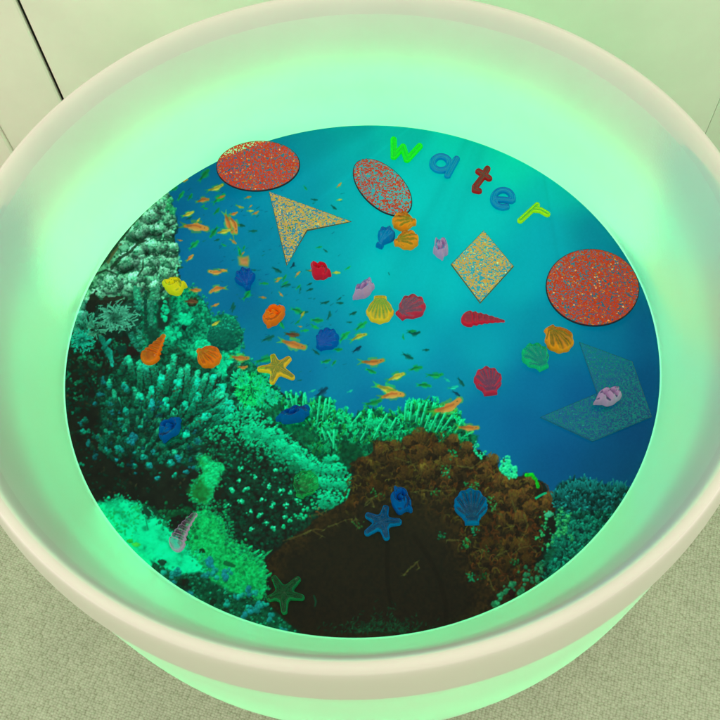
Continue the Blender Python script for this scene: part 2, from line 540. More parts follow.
# pale coral bank, upper left
bank = [(166, 189), (170, 197), (169, 206), (175, 213), (177, 226), (171, 236), (177, 246), (180, 262), (175, 274), (179, 286), (172, 293), (158, 300), (150, 306), (132, 312),
        (110, 300), (92, 318), (70, 330), (60, 300), (90, 262), (120, 228), (150, 196)]
fill(bank, tex((28, 70, 48), (128, 196, 158), FINE * 1.2 + MID * .6 - .5, (82, 146, 112)))
CL = [(163, 195, 8), (156, 203, 10), (148, 210, 10), (168, 206, 7), (140, 222, 10), (152, 218, 11), (164, 216, 9), (172, 224, 6), (132, 232, 8), (145, 233, 10), (158, 231, 10), (169, 234, 6),
      (122, 245, 6), (137, 252, 9), (150, 246, 10), (163, 247, 10), (174, 247, 5), (126, 262, 11), (141, 264, 9), (155, 261, 10), (168, 260, 9), (176, 264, 5), (113, 272, 7),
      (106, 282, 9), (120, 282, 10), (134, 279, 9), (148, 276, 10), (162, 274, 9), (172, 276, 7), (98, 294, 9), (112, 294, 10), (127, 291, 9), (141, 290, 9), (155, 288, 8), (167, 288, 7), (88, 304, 8), (80, 316, 7)]
for x, y, R in sorted(CL, key=lambda q: q[1]):
    q = np.clip((x - 80) / 90, 0, 1); R = R * r.uniform(.8, 1.0)
    li = jit((150 + 24 * q, 240, 200), r, .08); da = jit((34, 100, 72), r, .15)
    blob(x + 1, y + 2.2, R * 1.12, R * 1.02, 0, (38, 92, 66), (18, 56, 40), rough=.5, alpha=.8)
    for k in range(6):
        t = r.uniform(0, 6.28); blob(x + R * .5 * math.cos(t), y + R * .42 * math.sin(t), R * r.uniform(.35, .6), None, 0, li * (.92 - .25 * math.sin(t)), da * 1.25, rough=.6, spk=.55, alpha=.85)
    for k in range(int(R * 7)):
        t, u = r.uniform(0, 6.28), math.sqrt(r.random())
        px, py = x + R * u * math.cos(t), y + R * u * math.sin(t) * .9
        up = np.clip(.55 - .6 * math.sin(t) * u - .2 * math.cos(t) * u, 0, 1)
        c = np.clip(jit((184, 255, 216), r, .1) * (.40 + .60 * up), 0, 255)
        blob(px, py, r.uniform(.5, 1.2), None, 0, c, c * .55, alpha=.7)
for k in range(420):
    q = inpoly(bank, 1, r)[0]
    blob(q[0], q[1], r.uniform(.4, 1.0), None, 0, (26, 74, 52), (16, 52, 36), alpha=.7)
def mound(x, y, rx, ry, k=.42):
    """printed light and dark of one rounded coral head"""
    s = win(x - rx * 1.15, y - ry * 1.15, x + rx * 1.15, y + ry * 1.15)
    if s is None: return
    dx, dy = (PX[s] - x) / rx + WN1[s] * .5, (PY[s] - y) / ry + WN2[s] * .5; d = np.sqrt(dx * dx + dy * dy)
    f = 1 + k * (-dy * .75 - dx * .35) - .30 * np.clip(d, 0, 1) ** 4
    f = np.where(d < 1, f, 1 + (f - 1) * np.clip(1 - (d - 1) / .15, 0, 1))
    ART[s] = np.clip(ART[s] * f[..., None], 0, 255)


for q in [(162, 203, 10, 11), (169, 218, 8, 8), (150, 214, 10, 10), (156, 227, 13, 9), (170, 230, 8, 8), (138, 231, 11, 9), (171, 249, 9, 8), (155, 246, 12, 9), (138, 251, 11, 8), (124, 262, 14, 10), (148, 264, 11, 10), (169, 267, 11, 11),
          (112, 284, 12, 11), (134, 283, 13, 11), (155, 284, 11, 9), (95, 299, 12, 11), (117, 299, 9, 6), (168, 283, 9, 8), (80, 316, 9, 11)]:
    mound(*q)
for x, y, a in ((174, 206, 2.6), (176.5, 237, 3.2), (180, 255, 2.0), (180, 273, 3)):     # water showing in the notches of the outline
    for k in range(10):
        s = win(x - 1, y - 1, x + 6, y + 1); blob(x + 1.5 + r.normal(0, .9), y + r.normal(0, a * .4), a * .6, a * .5, 0, (0, 104, 148), (0, 100, 146), rough=.6, spk=.05, alpha=.9)
fringe(bank[:12], 90, (140, 226, 184), (44, 110, 78), 1.3, .6, 1.8, seed=55)
# dark clefts and the brown strip against the wall
for pts, wd in (([(98, 266), (108, 258), (120, 240), (134, 222), (146, 209)], 4.5), ([(112, 268), (120, 258), (130, 252), (138, 243), (146, 240)], 4), ([(138, 276), (143, 268), (143, 258)], 2.2),
                ([(92, 276), (106, 270), (116, 274)], 2.5), ([(170, 240), (160, 241)], 1.2), ([(118, 300), (130, 302), (143, 296)], 3)):
    stroke(pts, wd, wd * .5, (26, 44, 30), alpha=.85)
stroke([(108, 262), (114, 252), (121, 244)], 3, 2, (84, 76, 46), alpha=.8)
blob(124, 248, 4.5, 3.2, -.2, (130, 200, 166), (60, 120, 92))
for x, y, R in ((169, 207, 4), (173, 211, 4), (170, 201, 3)): blob(x, y, R, None, 0, (60, 190, 110), (10, 90, 60), alpha=.7)
# hanging columns below the bank
for pts, wd, c in (([(137, 290), (138, 305), (136, 322), (141, 342)], 8, (58, 178, 138)), ([(153, 290), (151, 306), (151, 324)], 6, (62, 160, 122)),
                   ([(128, 330), (134, 340), (139, 352)], 6, (40, 150, 118)), ([(146, 292), (145, 312), (146, 326)], 3, (20, 84, 64)), ([(158, 288), (157, 300)], 4, (70, 150, 118))):
    stroke(pts, wd, wd * .7, np.array(c) * .62, np.array(c) * .8, shade=.3)
    n = 60
    for k in range(n):
        t = r.random() * (len(pts) - 1); i = int(t); t -= i
        x = pts[i][0] * (1 - t) + pts[i + 1][0] * t + r.normal(0, wd * .26); y = pts[i][1] * (1 - t) + pts[i + 1][1] * t
        blob(x, y, r.uniform(.7, 1.6), None, 0, jit(c, r, .25), np.array(c) * .45, alpha=.85)


def antler(x, y, R, n, c, dk, squash=.8, seed=0):
    q = np.random.default_rng(seed)
    for k in range(n):
        a = 2 * math.pi * (k + q.uniform(-.3, .3)) / n; L = R * q.uniform(.7, 1.1)
        p = [(x + 2 * math.cos(a), y + 2 * math.sin(a) * squash)]
        for st in (.5, 1.):
            aa = a + q.normal(0, .18); p.append((x + L * st * math.cos(aa), y + L * st * math.sin(aa) * squash))
        stroke(p, 1.7, 1.1, dk, c, shade=.3)
        for m in range(6):
            t = q.uniform(.3, 1.); bx, by = x + L * t * math.cos(a), y + L * t * math.sin(a) * squash
            b = a + q.choice([-1, 1]) * q.uniform(.5, 1.1); l = R * q.uniform(.16, .34)
            stroke([(bx, by), (bx + l * math.cos(b), by + l * math.sin(b) * squash)], 1.2, .8, np.array(c) * .8, jit(np.array(c) * 1.2, q, .12))


for q in inpoly([(58, 330), (100, 300), (150, 310), (150, 352), (124, 380), (100, 400), (62, 420)], 620, r):
    b = r.random(); blob(q[0], q[1], r.uniform(.7, 2.2), r.uniform(.6, 1.6), r.uniform(0, 3), jit((10, 118, 80) if b > .25 else (60, 92, 60), r, .35) * (1 if q[1] < 365 else .6), (10, 44, 32), alpha=.7)
blob(116, 318, 26, 20, 0, (26, 44, 32), (22, 30, 24), rough=.3, alpha=.7)
for k in range(130):
    t, u = r.uniform(0, 6.28), math.sqrt(r.random()); blob(115 + 18 * u * math.cos(t), 318 + 13 * u * math.sin(t), r.uniform(.8, 1.8), None, 0, jit((84, 142, 110), r, .2) * (1.05 - .4 * u), (30, 70, 50), alpha=.7)
blob(92, 305, 5, 14, .3, (34, 40, 30), (26, 30, 24)); blob(112, 301, 13, 5, -.1, (44, 46, 34), (28, 32, 24))
antler(115, 318, 21, 20, (104, 168, 132), (38, 84, 62), .78, 1)
antler(83, 328, 16, 17, (74, 160, 124), (24, 84, 62), 1.0, 2)
antler(82, 340, 13, 15, (24, 176, 140), (10, 90, 72), .9, 3)
antler(96, 330, 10, 7, (84, 140, 104), (34, 70, 50), .9, 4)
for pts in ([(101, 338), (105, 346), (111, 352), (112, 366)], [(104, 348), (110, 340)], [(107, 352), (113, 362)]): stroke(pts, 5, 3, (6, 96, 76), (22, 166, 140), shade=.4)
for pts in ([(80, 357), (88, 360), (97, 363), (101, 368)], [(82, 352), (86, 357), (92, 356)], [(70, 380), (76, 384), (80, 381)], [(68, 388), (76, 394)], [(116, 342), (118, 347), (124, 346)], [(70, 372), (66, 378)], [(92, 376), (100, 390), (96, 398)], [(74, 400), (82, 396)]):
    for p, q in zip(pts[:-1], pts[1:]):
        for k in range(9):
            t = r.random(); x, y = p[0] + (q[0] - p[0]) * t + r.normal(0, 1.1), p[1] + (q[1] - p[1]) * t + r.normal(0, 1.1)
            blob(x, y, r.uniform(.6, 1.4), None, 0, jit((22, 160, 104), r, .3), (8, 76, 50), alpha=.7)
blob(130, 352, 9, 6, 0, (46, 30, 26), (26, 24, 20)); blob(122, 350, 6, 5, 0, (10, 60, 46), (10, 36, 28))
# green dust in the dark part of the left
leftdark = [(62, 350), (100, 352), (122, 372), (100, 400), (130, 430), (200, 470), (205, 505), (150, 500), (100, 505), (66, 440)]
for q in inpoly(leftdark, 260, r):
    b = r.random()
    blob(q[0], q[1], r.uniform(.6, 2.4), r.uniform(.6, 1.6), r.uniform(0, 3), jit((12, 84, 54) if b > .3 else (74, 66, 36), r, .3), (22, 40, 28), alpha=r.uniform(.25, .75))

# finger coral
fing = np.random.default_rng(31)


def finger(x0, y0, x1, y1, w, tip=(8, 226, 170), base=(6, 92, 62)):
    L = math.hypot(x1 - x0, y1 - y0); ux, uy = (x1 - x0) / L, (y1 - y0) / L
    stroke([(x0 + 1.2, y0 + 1.6), (x1 + .8, y1 + 1.8)], w * 1.05, w * .95, (16, 30, 24), alpha=.7)
    stroke([(x0, y0), (x1, y1)], w * .9, w * .8, base, np.array(tip) * .72, shade=.35)
    for k in range(int(L * w * .55)):
        t = fing.random() ** .75; o = fing.normal(0, w * .24)
        x, y = x0 + (x1 - x0) * t - uy * o, y0 + (y1 - y0) * t + ux * o
        br = .35 + .65 * t - .25 * (o * ux > w * .2)
        c = jit(np.array(base) * (1 - t) + np.array(tip) * t, fing, .2)
        if fing.random() < .2: c = jit((96, 108, 76), fing, .2) * (.6 + .4 * t)
        blob(x, y, fing.uniform(.6, 1.3), None, 0, np.clip(c * (.6 + .6 * br), 0, 255), c * .45, alpha=.8)
    for k in range(7):
        blob(x1 - ux * w * fing.uniform(0, .8) + fing.normal(0, w * .2), y1 - uy * w * fing.uniform(0, .8) + fing.normal(0, w * .2), w * fing.uniform(.2, .34), None, 0, jit(np.clip(np.array(tip) * 1.12 + (2, 8, 8), 0, 255), fing, .08), np.array(tip) * .6, rough=.3, spk=.3, alpha=.85)


acro = [(100, 385), (128, 360), (150, 352), (175, 345), (215, 372), (240, 400), (240, 445), (225, 460), (200, 465), (150, 460), (100, 440)]
fill(acro, tex((18, 34, 24), (8, 104, 70), FINE * 1.5 - .4 + (SPK - .5)), 3, 3, .9)
for q in inpoly(acro, 700, r):
    b = r.random()
    blob(q[0], q[1], r.uniform(.6, 1.7), r.uniform(.5, 1.2), r.uniform(0, 3), jit((14, 142, 98) if b > .3 else (74, 84, 52), r, .25), (12, 52, 36), alpha=.65)
T1, T2, T3 = (8, 232, 172), (14, 184, 172), (38, 212, 152)
for k in range(150):
    x, y = fing.uniform(104, 240), 368 + 92 * fing.random() ** .8
    a = math.atan2(-(455 - y) - 20, (x - 140) * .9 + 6); L = fing.uniform(7, 14)
    if x < 128 and y < 392: continue
    finger(x, y, x + L * math.cos(a), y + L * math.sin(a), fing.uniform(3, 5), np.array(T3) * fing.uniform(.5, .95) * (.75 if x < 140 and y > 420 else 1), (14, 66, 48))
for f in [(112, 376, 108, 385, 5, T3), (120, 372, 128, 358, 6, (40, 176, 136)), (133, 378, 129, 359, 6.5, T3), (128, 392, 124, 384, 5, T1), (140, 390, 140, 362, 6, T3), (148, 386, 145, 363, 6.5, (40, 200, 156)),
          (156, 384, 152, 360, 6, T3), (136, 404, 139, 394, 5, T3), (150, 408, 152, 388, 6.5, T1), (144, 405, 141, 395, 5, T1), (158, 402, 162, 377, 7, T1), (165, 392, 170, 366, 6, T3), (172, 384, 174, 356, 6, T3),
          (178, 398, 181, 370, 6.5, T3), (172, 404, 179, 381, 7.5, T1), (186, 396, 188, 366, 6, T3), (190, 392, 198, 372, 6, T3), (188, 408, 198, 380, 6.5, T1), (196, 404, 206, 376, 6, T3), (206, 396, 215, 376, 6, T1),
          (196, 410, 224, 386, 7, T1), (160, 412, 166, 400, 6.5, T1), (150, 416, 152, 402, 6, T2), (178, 418, 186, 403, 6, T1), (188, 416, 199, 396, 6.5, T1), (202, 412, 222, 394, 6, T3), (196, 420, 231, 402, 6, T1),
          (204, 424, 233, 408, 6.5, T1), (182, 432, 208, 416, 7.5, T1), (212, 426, 232, 416, 5, T1), (208, 436, 230, 428, 6.5, T1), (188, 446, 205, 440, 7.5, T1), (206, 444, 218, 436, 6, T1), (214, 448, 230, 442, 6, T1),
          (172, 420, 175, 410, 6, T3), (180, 440, 187, 433, 7, T1)]:
    finger(*f)
for x, y, a, b in ((125, 388, 4.5, 5.5), (110, 387, 3.5, 3.5), (103, 382, 3.5, 4), (109, 404, 6, 2.6), (126, 412, 4, 5), (121, 420, 3.5, 2.6), (120, 426, 3, 2), (85, 420, 3, 2.4), (80, 424, 2.6, 2.4), (82, 431, 3, 2.6),
                   (110, 433, 4, 3.2), (89, 444, 3.6, 4), (133, 436, 4.8, 5), (128, 440, 3.6, 3.4), (132, 443, 4, 3.4), (117, 448, 5, 4), (121, 450, 4, 3.4), (106, 450, 2.8, 2.6), (141, 427, 3.4, 3), (145, 459, 4.4, 4), (149, 466, 3.4, 3),
                   (134, 466, 3, 2.6), (116, 460, 2, 2), (158, 478, 3.4, 2.6), (179, 457, 4.8, 4.4), (170, 463, 3.8, 3.8), (185, 473, 4, 3.2), (175, 475, 3, 3), (201, 458, 4.4, 3.8), (207, 461, 4.4, 4), (150, 466, 3.4, 3.6),
                   (197, 442, 5.5, 4), (221, 442, 6, 4), (101, 395, 3, 2.6), (135, 452, 3, 3), (154, 452, 3, 3), (97, 438, 2.2, 2), (125, 431, 2.4, 2), (163, 446, 3, 2.4), (95, 404, 3, 2), (112, 413, 2.6, 2.2)):
    t = fing.random()
    li = np.array((6, 204, 156)) * (1 - t) + np.array((20, 150, 160)) * t
    dark_ = .6 if x < 112 else 1.
    for k in range(4):
        blob(x + fing.normal(0, a * .5), y + b * .8 + fing.normal(0, 1), a * .5, b * .4, 0, (40, 80, 52), (24, 40, 30), alpha=.6)
    li = jit(li, fing, .12) * (.7 + .3 * dark_)
    for k in range(6):
        blob(x + fing.normal(0, a * .34), y + fing.normal(0, b * .34) - .3, a * fing.uniform(.4, .62), b * fing.uniform(.4, .62), 0, np.clip(li * 1.08, 0, 255), li * .38, rough=.4, spk=.45, alpha=.85)

for k in range(120):
    x, y = fing.uniform(72, 232), fing.uniform(398, 480)
    if y > 488 - abs(x - 160) * .25 or (x < 100 and fing.random() < .5): continue
    a = fing.uniform(1.3, 3.2); li = jit((8, 176, 128) if fing.random() < .75 else (16, 130, 136), fing, .25) * fing.uniform(.5, 1)
    for m in range(4): blob(x + fing.normal(0, a * .5), y + fing.normal(0, a * .45), a * fing.uniform(.4, .7), None, 0, li, li * .35, alpha=.8)
# thicket of branching green coral across the middle
thick = [(240, 375), (258, 368), (270, 382), (283, 398), (287, 391), (296, 396), (303, 395), (309, 404), (318, 396), (330, 398), (335, 409), (345, 411), (352, 418), (360, 411), (372, 408), (385, 411), (395, 416), (403, 411), (409, 403),
         (420, 399), (436, 402), (450, 405), (462, 418), (466, 430), (478, 436), (470, 452), (440, 446), (400, 444), (376, 444), (366, 470), (345, 470), (318, 462), (300, 444), (270, 432), (246, 436)]
fill(thick, tex((4, 56, 36), (6, 150, 92), FINE * 1.5 - .5 + (SPK - .5) * .6, (4, 100, 62)), 2.5, 1.5)
q_ = inpoly(thick, 1050, r); q_ = q_[np.argsort(q_[:, 1])]
for i, (x, y) in enumerate(q_):
    up = -math.pi / 2 + r.normal(0, .5) + (.35 if x > 405 else 0)
    L = r.uniform(3, 8) if x > 320 else r.uniform(2.5, 7)
    b = r.random(); deep = 1 - .45 * np.clip((y - 425) / 40, 0, 1)
    c = jit((8, 222, 132) if b > .5 else ((30, 176, 74) if b > .2 else (0, 96, 60)), r, .15) * deep
    x1, y1 = x + L * math.cos(up), y + L * math.sin(up)
    if x1 < 470 and y1 > 384 + .03 * (x1 - 280) and not (300 < x1 < 405 and y1 < 402 and r.random() < .5):
        stroke([(x, y), (x1, y1)], 1.6, 1.0, c * .5, c)
        if b > .35:
            for s in (-1, 1):
                a = up + s * r.uniform(.4, .9); l = L * r.uniform(.3, .5); t = r.uniform(.4, .8)
                bx, by = x + L * t * math.cos(up), y + L * t * math.sin(up)
                stroke([(bx, by), (bx + l * math.cos(a), by + l * math.sin(a))], 1.2, .8, c * .7, c * 1.08)
# clear standing branches with pale edges
for (x0, y0, x1, y1) in [(289, 405, 286, 392), (294, 408, 290, 394), (297, 408, 296, 394), (303, 410, 304, 394), (307, 408, 305, 393), (317, 424, 320, 397), (323, 420, 326, 399), (328, 414, 330, 398), (312, 412, 309, 405),
                         (337, 450, 328, 432), (334, 448, 334, 430), (326, 440, 322, 428), (405, 420, 406, 404), (410, 420, 412, 402), (416, 422, 420, 403), (421, 424, 427, 402), (425, 428, 434, 404), (430, 430, 441, 407), (436, 432, 447, 410), (442, 430, 452, 416),
                         (465, 436, 473, 432), (456, 432, 462, 420), (361, 440, 372, 420), (366, 430, 371, 412), (380, 426, 387, 414), (390, 430, 396, 418), (352, 424, 361, 413), (374, 438, 380, 424)]:
    stroke([(x0, y0), (x1, y1)], 2.6, 2.0, (4, 130, 76), (20, 214, 134), shade=.35)
    stroke([(x0 - .6, y0), (x1 - .6, y1)], .7, .7, (70, 232, 160), alpha=.7)
for x, y, R in ((373, 422, 8), (340, 418, 8), (352, 426, 7)):
    for k in range(26): blob(x + r.normal(0, R * .5), y + r.normal(0, R * .35), r.uniform(.8, 2), None, 0, jit((10, 226, 140), r, .1), (2, 120, 74), alpha=.75)
fill([(255, 412), (262, 405), (275, 402), (282, 412), (276, 420), (258, 420)], tex((6, 40, 24), (10, 110, 70), FINE), 2, 2, .8)
fill([(275, 424), (300, 424), (318, 434), (312, 444), (285, 436)], tex((8, 36, 24), (8, 110, 64), FINE), 2, 2, .75)
fill([(340, 440), (362, 446), (366, 466), (350, 470), (338, 458)], tex((10, 30, 20), (6, 90, 52), FINE), 2, 2, .85)

# bright yellow-green mound and aqua tufts
for x, y, a, b, c in ((251, 389, 15, 15, (4, 226, 108)), (240, 378, 8, 8, (10, 226, 150)), (262, 378, 8, 10, (14, 214, 140)), (244, 416, 12, 9, (0, 238, 160)), (266, 398, 9, 9, (10, 214, 140)), (274, 396, 7, 7, (20, 206, 146)), (234, 420, 8, 6, (0, 230, 150))):
    for k in range(int(a * b * 1.1)):
        t, u = r.uniform(0, 6.28), math.sqrt(r.random())
        x1, y1 = x + a * u * math.cos(t), y + b * u * math.sin(t); aa = t + r.normal(0, .5)
        stroke([(x1, y1), (x1 + 2.6 * math.cos(aa), y1 + 2.6 * math.sin(aa))], 1.5, .9, jit(np.array(c) * .72, r, .18), jit(c, r, .12), alpha=.8)

# slope: dense bright growth at the top that thins out into the dark below
slope = [(200, 436), (228, 420), (244, 414), (262, 410), (285, 432), (318, 460), (352, 474), (348, 500), (320, 514), (300, 535), (268, 552), (240, 545), (222, 520), (226, 480), (205, 462)]
fill(slope, tex((26, 28, 22), (30, 74, 48), FINE * 1.5 - .5), 3, 3)
CR = np.array([(226, 424), (246, 430), (264, 436), (284, 450), (302, 462), (322, 474), (345, 484)], float)     # crest of the bright ridge


def crest(x, y):
    """distance below the crest line (positive = down the slope)"""
    k = np.clip(np.searchsorted(CR[:, 0], x) - 1, 0, len(CR) - 2); a, b = CR[k], CR[k + 1]
    return (y - (a[1] + (b[1] - a[1]) * (x - a[0]) / (b[0] - a[0]))) * .8


for q in inpoly(slope, 2900, r):
    d = crest(*q); p = math.exp(-max(d, 0) / 20.) if q[0] < 312 else math.exp(-max(d - 12, 0) / 12.)
    if r.random() > p * .95 + .12: continue
    lit = np.clip(p * 1.25 + r.normal(0, .22), .18, 1.)
    li = np.array((6, 250, 164)) * lit + np.array((18, 40, 26)) * (1 - lit)
    blob(q[0], q[1], r.uniform(.7, 2.1), r.uniform(.6, 1.6), r.uniform(-1, 1), li, li * r.uniform(.3, .6), alpha=.85)
for k in range(260):                                                # fine threads on the crest
    x = r.uniform(240, 318); i_ = r.normal(2, 7); y = np.interp(x, CR[:, 0], CR[:, 1]) + i_; a = r.uniform(.3, 1.3)
    stroke([(x, y), (x + 5 * math.cos(a), y - 5 * math.sin(a))], .9, .6, (2, 140, 90), (10, 244, 160), alpha=.6)
for x, y in ((241, 469), (245, 489), (256, 478), (262, 500), (272, 506), (284, 517), (280, 491), (290, 492), (268, 486), (260, 515), (239, 481), (275, 470), (266, 523), (274, 528), (240, 502), (232, 490), (228, 505), (250, 512), (252, 530), (286, 505), (296, 500)):
    for m in range(5): blob(x + r.normal(0, 1.5), y + r.normal(0, 1.3), r.uniform(.7, 1.7), None, 0, (24, 232, 158), (4, 110, 70))
    blob(x + .5, y - .8, 1.0, .9, 0, (130, 250, 200), (60, 230, 160))
for x, y, a, b in ((331, 460, 8, 5), (325, 483, 11, 6), (336, 470, 11, 7), (328, 501, 11, 8), (316, 468, 10, 7), (341, 484, 8, 6), (289, 452, 13, 8), (298, 462, 11, 8), (272, 436, 12, 8), (254, 430, 11, 7), (280, 446, 10, 6)):
    for m in range(int(a * b * .9)):
        t, u = r.uniform(0, 6.28), math.sqrt(r.random()); up = .62 + .38 * np.clip(.5 - .7 * math.sin(t) * u, 0, 1)
        li = np.array((6, 255, 172)) * up
        blob(x + a * u * math.cos(t), y + b * u * math.sin(t), r.uniform(.8, 2.2), r.uniform(.7, 1.5), r.uniform(-1, 1), li, li * .68, alpha=.75)
    for m in range(int(a)): blob(x + r.normal(0, a * .5), y + b * .6 + r.normal(0, 1.5), r.uniform(.6, 1.2), None, 0, (4, 130, 82), (2, 84, 54), alpha=.6)
blob(308, 482, 9, 10, .4, (30, 206, 90), (6, 138, 66), rough=.4, alpha=.4)
blob(294, 468, 6, 6, 0, (6, 110, 66), (8, 74, 46), alpha=.6)
for x, y in ((300, 502), (306, 510), (303, 516), (296, 516), (316, 508), (313, 502), (290, 520), (284, 527)):
    for m in range(6): blob(x + r.normal(0, 2), y + r.normal(0, 1.6), r.uniform(.7, 1.8), None, 0, (14, 226, 146), (4, 110, 66))

# ---- brown soft coral
brown = [(266, 560), (283, 543), (300, 533), (318, 518), (343, 504), (352, 490), (354, 472), (350, 463), (358, 458), (366, 458), (373, 450), (374, 441), (386, 440), (400, 443), (404, 436), (416, 432), (432, 433), (440, 443), (448, 436), (454, 433), (459, 440),
         (460, 450), (465, 442), (472, 444), (477, 458), (486, 459), (496, 455), (500, 472), (508, 476), (520, 477), (527, 473), (536, 478), (540, 488), (536, 497), (548, 495), (557, 497), (560, 506), (546, 520), (538, 528), (546, 545), (536, 560), (540, 582), (500, 608),
         (440, 632), (380, 640), (300, 640), (262, 628), (272, 590)]
fill(brown, tex((30, 27, 19), (70, 52, 25), FINE * 1.2 + MID * .5 - .42), 2.2, .9)
upper = [(352, 470), (362, 456), (374, 442), (400, 442), (430, 434), (458, 436), (476, 452), (498, 458), (520, 478), (540, 484), (556, 500), (538, 530), (545, 550), (535, 575), (505, 590), (470, 575), (455, 530), (420, 500), (370, 500), (345, 512)]
for q in inpoly(upper, 620, r):
    a = r.uniform(0, 6.28); R = r.uniform(2, 5.5); n = r.uniform(1.2, 2.6); hot = np.clip((q[0] - 390) / 110, 0, 1)
    pts = [(q[0] + R * math.cos(a + n * t), q[1] + R * 1.25 * math.sin(a + n * t)) for t in np.linspace(0, 1, 5)]
    c = jit((118 + 14 * hot, 78 - 10 * hot, 30), r, .2) if r.random() < .42 + .25 * hot else jit((116, 106, 38), r, .2)
    stroke(pts, r.uniform(1.2, 2.2), .7, c * .55, c * r.uniform(.65, 1.0), alpha=.7, shade=.3)
# lobes with lit rims
for x, y, R, k_ in [(381, 450, 8, 1), (395, 447, 7, 1), (420, 438, 11, 1), (408, 442, 6, 1), (453, 440, 6, 1.1), (467, 448, 6.5, 1.1), (440, 450, 8, .9), (366, 466, 9, .8), (352, 505, 8, .6), (420, 455, 11, .9), (398, 460, 10, .8), (428, 470, 13, .9), (405, 476, 10, .7), (378, 486, 9, .6),
                    (470, 462, 8, 1), (492, 462, 9, 1.2), (484, 474, 10, 1.1), (500, 482, 9, 1.2), (513, 484, 9, 1.2), (530, 482, 8, 1.3), (527, 494, 9, 1.2), (514, 500, 11, 1.1), (497, 500, 9, 1.0), (530, 508, 8, 1.1), (520, 520, 9, 1.1), (505, 520, 9, 1.0), (550, 500, 8, 1.3), (543, 506, 8, 1.1),
                    (524, 548, 9, .9), (510, 545, 9, .9), (528, 560, 7, .8), (505, 565, 9, .7), (488, 545, 8, .7), (448, 478, 9, .9), (459, 466, 8, 1.0), (475, 488, 8, .9), (486, 520, 7, .7), (449, 462, 8, 1.0)]:
    blob(x, y, R * .8, R * .95, 0, np.array((124, 84, 36)) * k_, (26, 24, 17), alpha=.68, rough=.4, spk=.4)
    a0 = r.uniform(2.9, 3.6); sp = r.uniform(2.2, 3.4)
    pts = [(x + R * .8 * math.cos(a0 + sp * t), y + R * .95 * math.sin(a0 + sp * t)) for t in np.linspace(0, 1, 8)]
    for p, q in zip(pts[:-1], pts[1:]):
        if r.random() < .72: stroke([(p[0] + r.normal(0, .8), p[1] + r.normal(0, .8)), (q[0] + r.normal(0, .8), q[1] + r.normal(0, .8))], r.uniform(1.2, 2.8), r.uniform(.9, 2), jit((128, 84, 32), r, .25) * k_ * .85, jit((112, 64, 28), r, .25) * k_ * .85, alpha=r.uniform(.4, .85), rough=2)
    for m in range(4):
        a = a0 + sp * r.random(); stroke([(x + R * .75 * math.cos(a), y + R * .9 * math.sin(a)), (x + R * .2 * math.cos(a) + r.normal(0, 1), y + R * .3 + r.normal(0, 1.5))], 1.3, .7, np.array((124, 104, 36)) * k_ * .8, np.array((70, 52, 22)) * k_, alpha=.7)
for q in inpoly(upper, 120, r):
    blob(q[0], q[1], r.uniform(1.6, 4.5), r.uniform(1.4, 3.2), r.uniform(0, 3), (40, 31, 19), (25, 22, 16), rough=.8, alpha=.75)
for q in inpoly(upper, 95, r):                                     # ruffled lit edges of the fronds
    hot = np.clip((q[0] - 400) / 100, 0, 1); R = r.uniform(1.6, 4.0); a0 = r.uniform(2.4, 4.2); n = r.uniform(1.6, 3.2); el = r.uniform(1.0, 1.7)
    pts = [(q[0] + R * math.cos(a0 + n * t) + r.normal(0, .35), q[1] + R * el * math.sin(a0 + n * t) + r.normal(0, .35)) for t in np.linspace(0, 1, 7)]
    c = jit((136, 84 - 12 * hot, 34), r, .22) if r.random() < .6 else jit((126, 120, 44), r, .22)
    stroke(pts, r.uniform(1.0, 1.7), .6, c * .7, c, alpha=r.uniform(.3, .7), rough=1.8)
# hanging strands
for x, y, n in ((421, 466, 9), (371, 463, 5), (452, 454, 5), (440, 462, 5), (470, 544, 5), (510, 525, 5), (384, 444, 4), (519, 537, 5), (445, 492, 6), (420, 491, 5)):
    for k in range(n):
        a = math.pi / 2 + (k - n / 2) * .36 + r.normal(0, .1); L = r.uniform(8, 15)
        x0, y0 = x + r.normal(0, 2.5), y + r.normal(0, 2); a += r.normal(0, .35); bnd = r.normal(0, .5)
        stroke([(x0, y0), (x0 + L * .5 * math.cos(a), y0 + L * .35 * math.sin(a)), (x0 + L * .8 * math.cos(a + bnd), y0 + L * .9 * math.sin(a + bnd))], 1.6, .8, jit((116, 100, 36), r, .2), (58, 50, 24), alpha=r.uniform(.35, .8), rough=2)
# plain dark lower part
fill([(282, 556), (318, 530), (345, 518), (372, 505), (405, 514), (418, 516), (440, 526), (452, 548), (466, 580), (480, 600), (460, 640), (280, 640), (276, 600)], tex((30, 30, 22), (38, 34, 22), FINE), 6, 11, .9)
fill([(416, 497), (452, 494), (456, 520), (440, 540), (410, 530)], tex((36, 34, 24), (50, 42, 24), FINE), 6, 10, .5)
